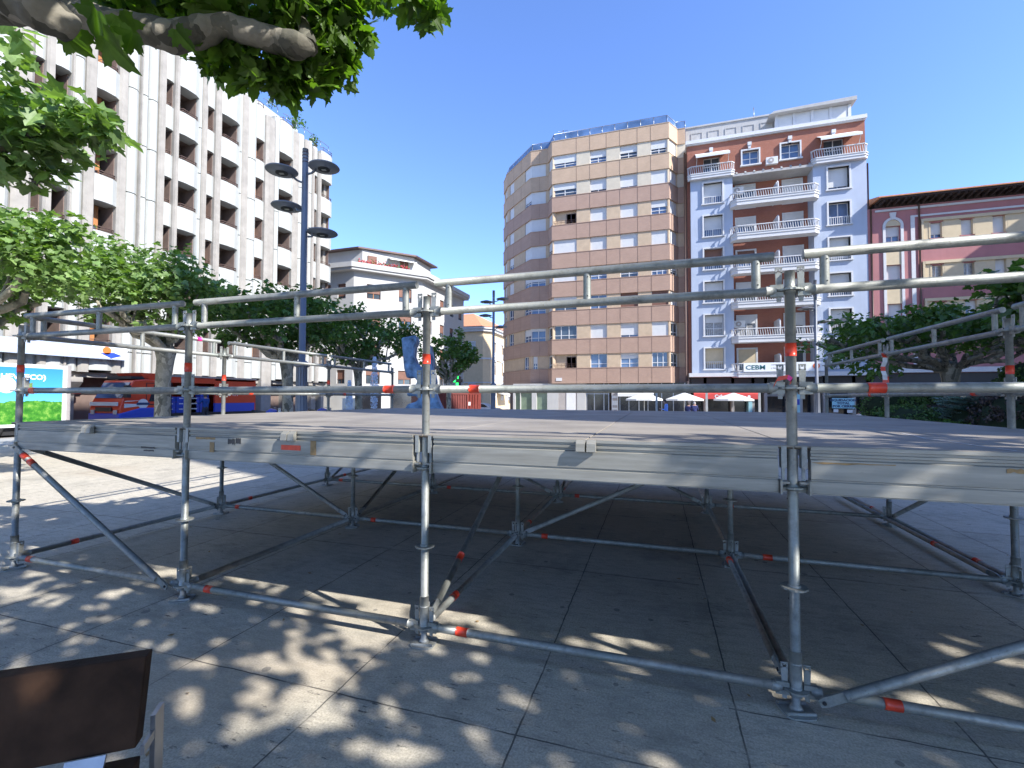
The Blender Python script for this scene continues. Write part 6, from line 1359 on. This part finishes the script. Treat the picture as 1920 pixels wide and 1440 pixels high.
# ------------------------------------------------------------------ people
def person(loc, face, label, top, bottom, hair, pose='stand', look=0., H=1.76, seat=False):
    e = empty('person', loc, label, 'person'); k_ = H/1.76
    J = dict(pel=(0, 0, .95), wst=(0, 0, 1.10), chs=(0, .01, 1.30), nek=(0, .0, 1.47), hed=(0, .03+look*.05, 1.58), crn=(0, .02+look*.08, 1.69))
    for s, n in ((-1, 'l'), (1, 'r')):
        J['sh'+n] = (s*.17, 0, 1.41); J['hip'+n] = (s*.09, 0, .90); st = .14*s if pose == 'walk' else 0
        J['kn'+n] = (s*.10, .03+st, .50); J['an'+n] = (s*.10, st*1.7-.02, .09); J['to'+n] = (s*.11, st*1.7+.14, .035)
        if pose in ('phone', 'walk') and s == -1: J['el'+n] = (s*.24, .02, 1.14); J['wr'+n] = (s*.14, .27, 1.17); J['hd'+n] = (s*.10, .34, 1.2)
        elif pose == 'fold': J['el'+n] = (s*.25, .06, 1.14); J['wr'+n] = (-s*.02, .22, 1.18); J['hd'+n] = (-s*.10, .2, 1.2)
        elif pose == 'work': J['el'+n] = (s*.26, .1, 1.16); J['wr'+n] = (s*.2, .36, 1.22); J['hd'+n] = (s*.19, .45, 1.24)
        else: J['el'+n] = (s*.235, -.02, 1.14); J['wr'+n] = (s*.24, .06, .90); J['hd'+n] = (s*.24, .09, .81)
    if seat:
        for n, s in (('l', -1), ('r', 1)): J['kn'+n] = (s*.13, .45, .93); J['an'+n] = (s*.13, .45, .5); J['to'+n] = (s*.13, .6, .45)
    RD = dict(pel=.15, wst=.135, chs=.155, nek=.058, hed=.088, crn=.075, sh=.075, el=.045, wr=.03, hd=.04, hip=.10, kn=.065, an=.042, to=.035)
    names = list(J); ix = {n: i for i, n in enumerate(names)}
    E_ = [('pel','wst'),('wst','chs'),('chs','nek'),('nek','hed'),('hed','crn')]
    for n in 'lr': E_ += [('chs','sh'+n),('sh'+n,'el'+n),('el'+n,'wr'+n),('wr'+n,'hd'+n),('pel','hip'+n),('hip'+n,'kn'+n),('kn'+n,'an'+n),('an'+n,'to'+n)]
    me = bpy.data.meshes.new('sk'); me.from_pydata([J[n] for n in names], [(ix[a], ix[b]) for a, b in E_], []); ob = bpy.data.objects.new('sk', me); col.objects.link(ob)
    ob.modifiers.new('s', 'SKIN'); sd = me.skin_vertices[0].data if me.skin_vertices else None
    if sd is None:
        bm = bmesh.new(); bm.from_mesh(me); bm.verts.layers.skin.verify(); bm.to_mesh(me); bm.free(); sd = me.skin_vertices[0].data
    for i, n in enumerate(names):
        r = RD.get(n, RD.get(n[:-1], .05)); sd[i].radius = (r, r*(.72 if n in ('chs', 'wst', 'pel') else 1)); sd[i].use_root = (n == 'pel')
    ss = ob.modifiers.new('u', 'SUBSURF'); ss.levels = 1; ss.render_levels = 1
    dg = bpy.context.evaluated_depsgraph_get(); ev = ob.evaluated_get(dg); m2 = ev.to_mesh()
    ca_, sa_ = math.cos(face), math.sin(face); L_ = Vector(loc); dz = -.48*k_ if seat else 0
    def T(v): v = Vector(v)*k_; return L_+Vector((v.x*ca_-v.y*sa_, v.x*sa_+v.y*ca_, v.z+dz))
    def reg(c):
        best = None
        for a, b in E_:
            A, Bb = Vector(J[a]), Vector(J[b]); t = max(0, min(1, (c-A).dot(Bb-A)/max(1e-6, (Bb-A).length_squared))); dd = (c-A.lerp(Bb, t)).length
            if best is None or dd < best[0]: best = (dd, a, b, t)
        _, a, b, t = best
        if b in ('hed', 'crn') or (b[:2] == 'hd') or (b == 'nek' and c.z > 1.45): return 0
        if b[:2] in ('kn', 'an') or b[:3] == 'hip' or c.z < .93 and b[:2] not in ('el', 'wr'): return 2
        if b[:2] == 'to': return 3
        if a == 'pel' and c.z < .98: return 2
        return 1
    mb = MB(); V0 = [v.co.copy() for v in m2.vertices]; b0 = 0; mb.v = [tuple(T(v)) for v in V0]
    for p in m2.polygons:
        c = sum((V0[i] for i in p.vertices), Vector())/len(p.vertices); mb.f.append(list(p.vertices)); mb.m.append(reg(c)); mb.sm.append(True)
    ev.to_mesh_clear(); bpy.data.objects.remove(ob)
    for n, s in (('l', -1), ('r', 1)):
        h = Vector(J['hd'+n]); d = (h-Vector(J['wr'+n])).normalized(); sd_ = d.orthogonal().normalized()
        for f in range(4): a = h+d*.02+sd_*(.024*(f-1.5)); mb.tube([T(a), T(a+d*.035), T(a+d*.06+Vector((0, 0, -.008)))], [.009*k_, .008*k_, .006*k_], n=6)
        a = h-sd_*.035; mb.tube([T(a-d*.02), T(a-sd_*.02+d*.015)], [.01, .008], n=6)
    hd = Vector(J['hed']); fd_ = Vector((0, 1, -.2*look)).normalized()
    mb.tube([T(hd+fd_*.085+Vector((0, 0, .02))), T(hd+fd_*.112+Vector((0, 0, -.015)))], [.008, .014], n=6)
    for s in (-1, 1): mb.tube([T(hd+Vector((s*.082, 0, -.02))), T(hd+Vector((s*.088, -.005, .03)))], .015, n=6); mb.tube([T(hd+fd_*.088+Vector((s*.032, 0, .025))), T(hd+fd_*.092+Vector((s*.032, 0, .025)))], .009, 3, n=6)
    mb.tube([T(hd+fd_*.088+Vector((-.02, 0, -.045))), T(hd+fd_*.088+Vector((.02, 0, -.045)))], .005, n=5)
    mb.build('body', [G['skin'], G[top], G[bottom], G['black']], e)
    hm_ = MB(); c = Vector(J['hed'])+Vector((0, -.015, .04)); nn = 14; V = []; Fq = []
    for i in range(8):
        ph = math.pi*.5*i/7
        for j in range(nn):
            q = 2*math.pi*j/nn; fr_ = math.sin(q); lowr = -.07 if fr_ < .3 else .035; zz_ = lowr+(.10-lowr)*math.sin(ph); V.append(T(c+Vector((.096*math.cos(q)*math.cos(ph*.96), .108*math.sin(q)*math.cos(ph*.96), zz_))))
    for i in range(7):
        for j in range(nn): Fq.append((i*nn+j, i*nn+(j+1) % nn, (i+1)*nn+(j+1) % nn, (i+1)*nn+j))
    hm_.add(V, Fq, 0, True); hm_.build('hair', G[hair], e)
    return e
def onground(u, D): p = atD(u, 750, D); return (p[0], p[1], gz(p[0], p[1]))
person(onground(1249, 27), 1.75, 'man in a light blue shirt walking left looking down at his phone', 'shirtb', 'trous', 'hair', 'walk', look=1., H=1.80)
person(onground(1302, 32), .2, 'grey haired man in navy jacket standing with his back turned under a parasol', 'navy', 'trous', 'hairg', 'fold', H=1.80)
person(onground(1290.5, 32.6), -.25, 'dark haired man in navy top beside the grey haired man', 'navy', 'trous', 'hair', 'fold', H=1.74)
p_ = onground(1610, 33); person(p_, -1.2, 'person in a white top sitting with folded arms near the sale sign', 'wcloth', 'trous', 'hair', 'fold', H=1.7, seat=True)
mb = MB(); mb.box((p_[0]-.6, p_[1]-.3, p_[2]+.38), (p_[0]+.6, p_[1]+.25, p_[2]+.44)); mb.box((p_[0]-.5, p_[1]-.2, p_[2]), (p_[0]-.42, p_[1]+.2, p_[2]+.38)); mb.box((p_[0]+.42, p_[1]-.2, p_[2]), (p_[0]+.5, p_[1]+.2, p_[2]+.38)); tag(mb.build('stone_bench', G['stonek']), 'stone bench under the person in the white top', 'bench')
wy_ = t2p(371, 760)[0]; person((X2+.55, wy_, .0), 1.57, 'worker in blue seen from behind at the open side of the truck', 'workb', 'trous', 'hair', 'work', H=1.78)

rg = random.Random(12); mb = MB()
for k in range(70):
    x_, y_ = rg.uniform(-1, 9), rg.uniform(-2.2, 3.5); s_ = rg.uniform(.008, .022); a_ = rg.uniform(0, 6.28); d_ = Vector((math.cos(a_), math.sin(a_), 0)); n_ = Vector((-d_.y, d_.x, 0)); o_ = Vector((x_, y_, .006))
    mb.add([o_-d_*s_, o_-n_*s_*.5+Vector((0, 0, .004)), o_+d_*s_*1.2+Vector((0, 0, .006)), o_+n_*s_*.6], [(0, 1, 2, 3)])
mb.build('fallen_leaf_litter', G['browntape'], kind='stuff', label='scattered dry leaf bits on the paving around the stage', cat='litter')
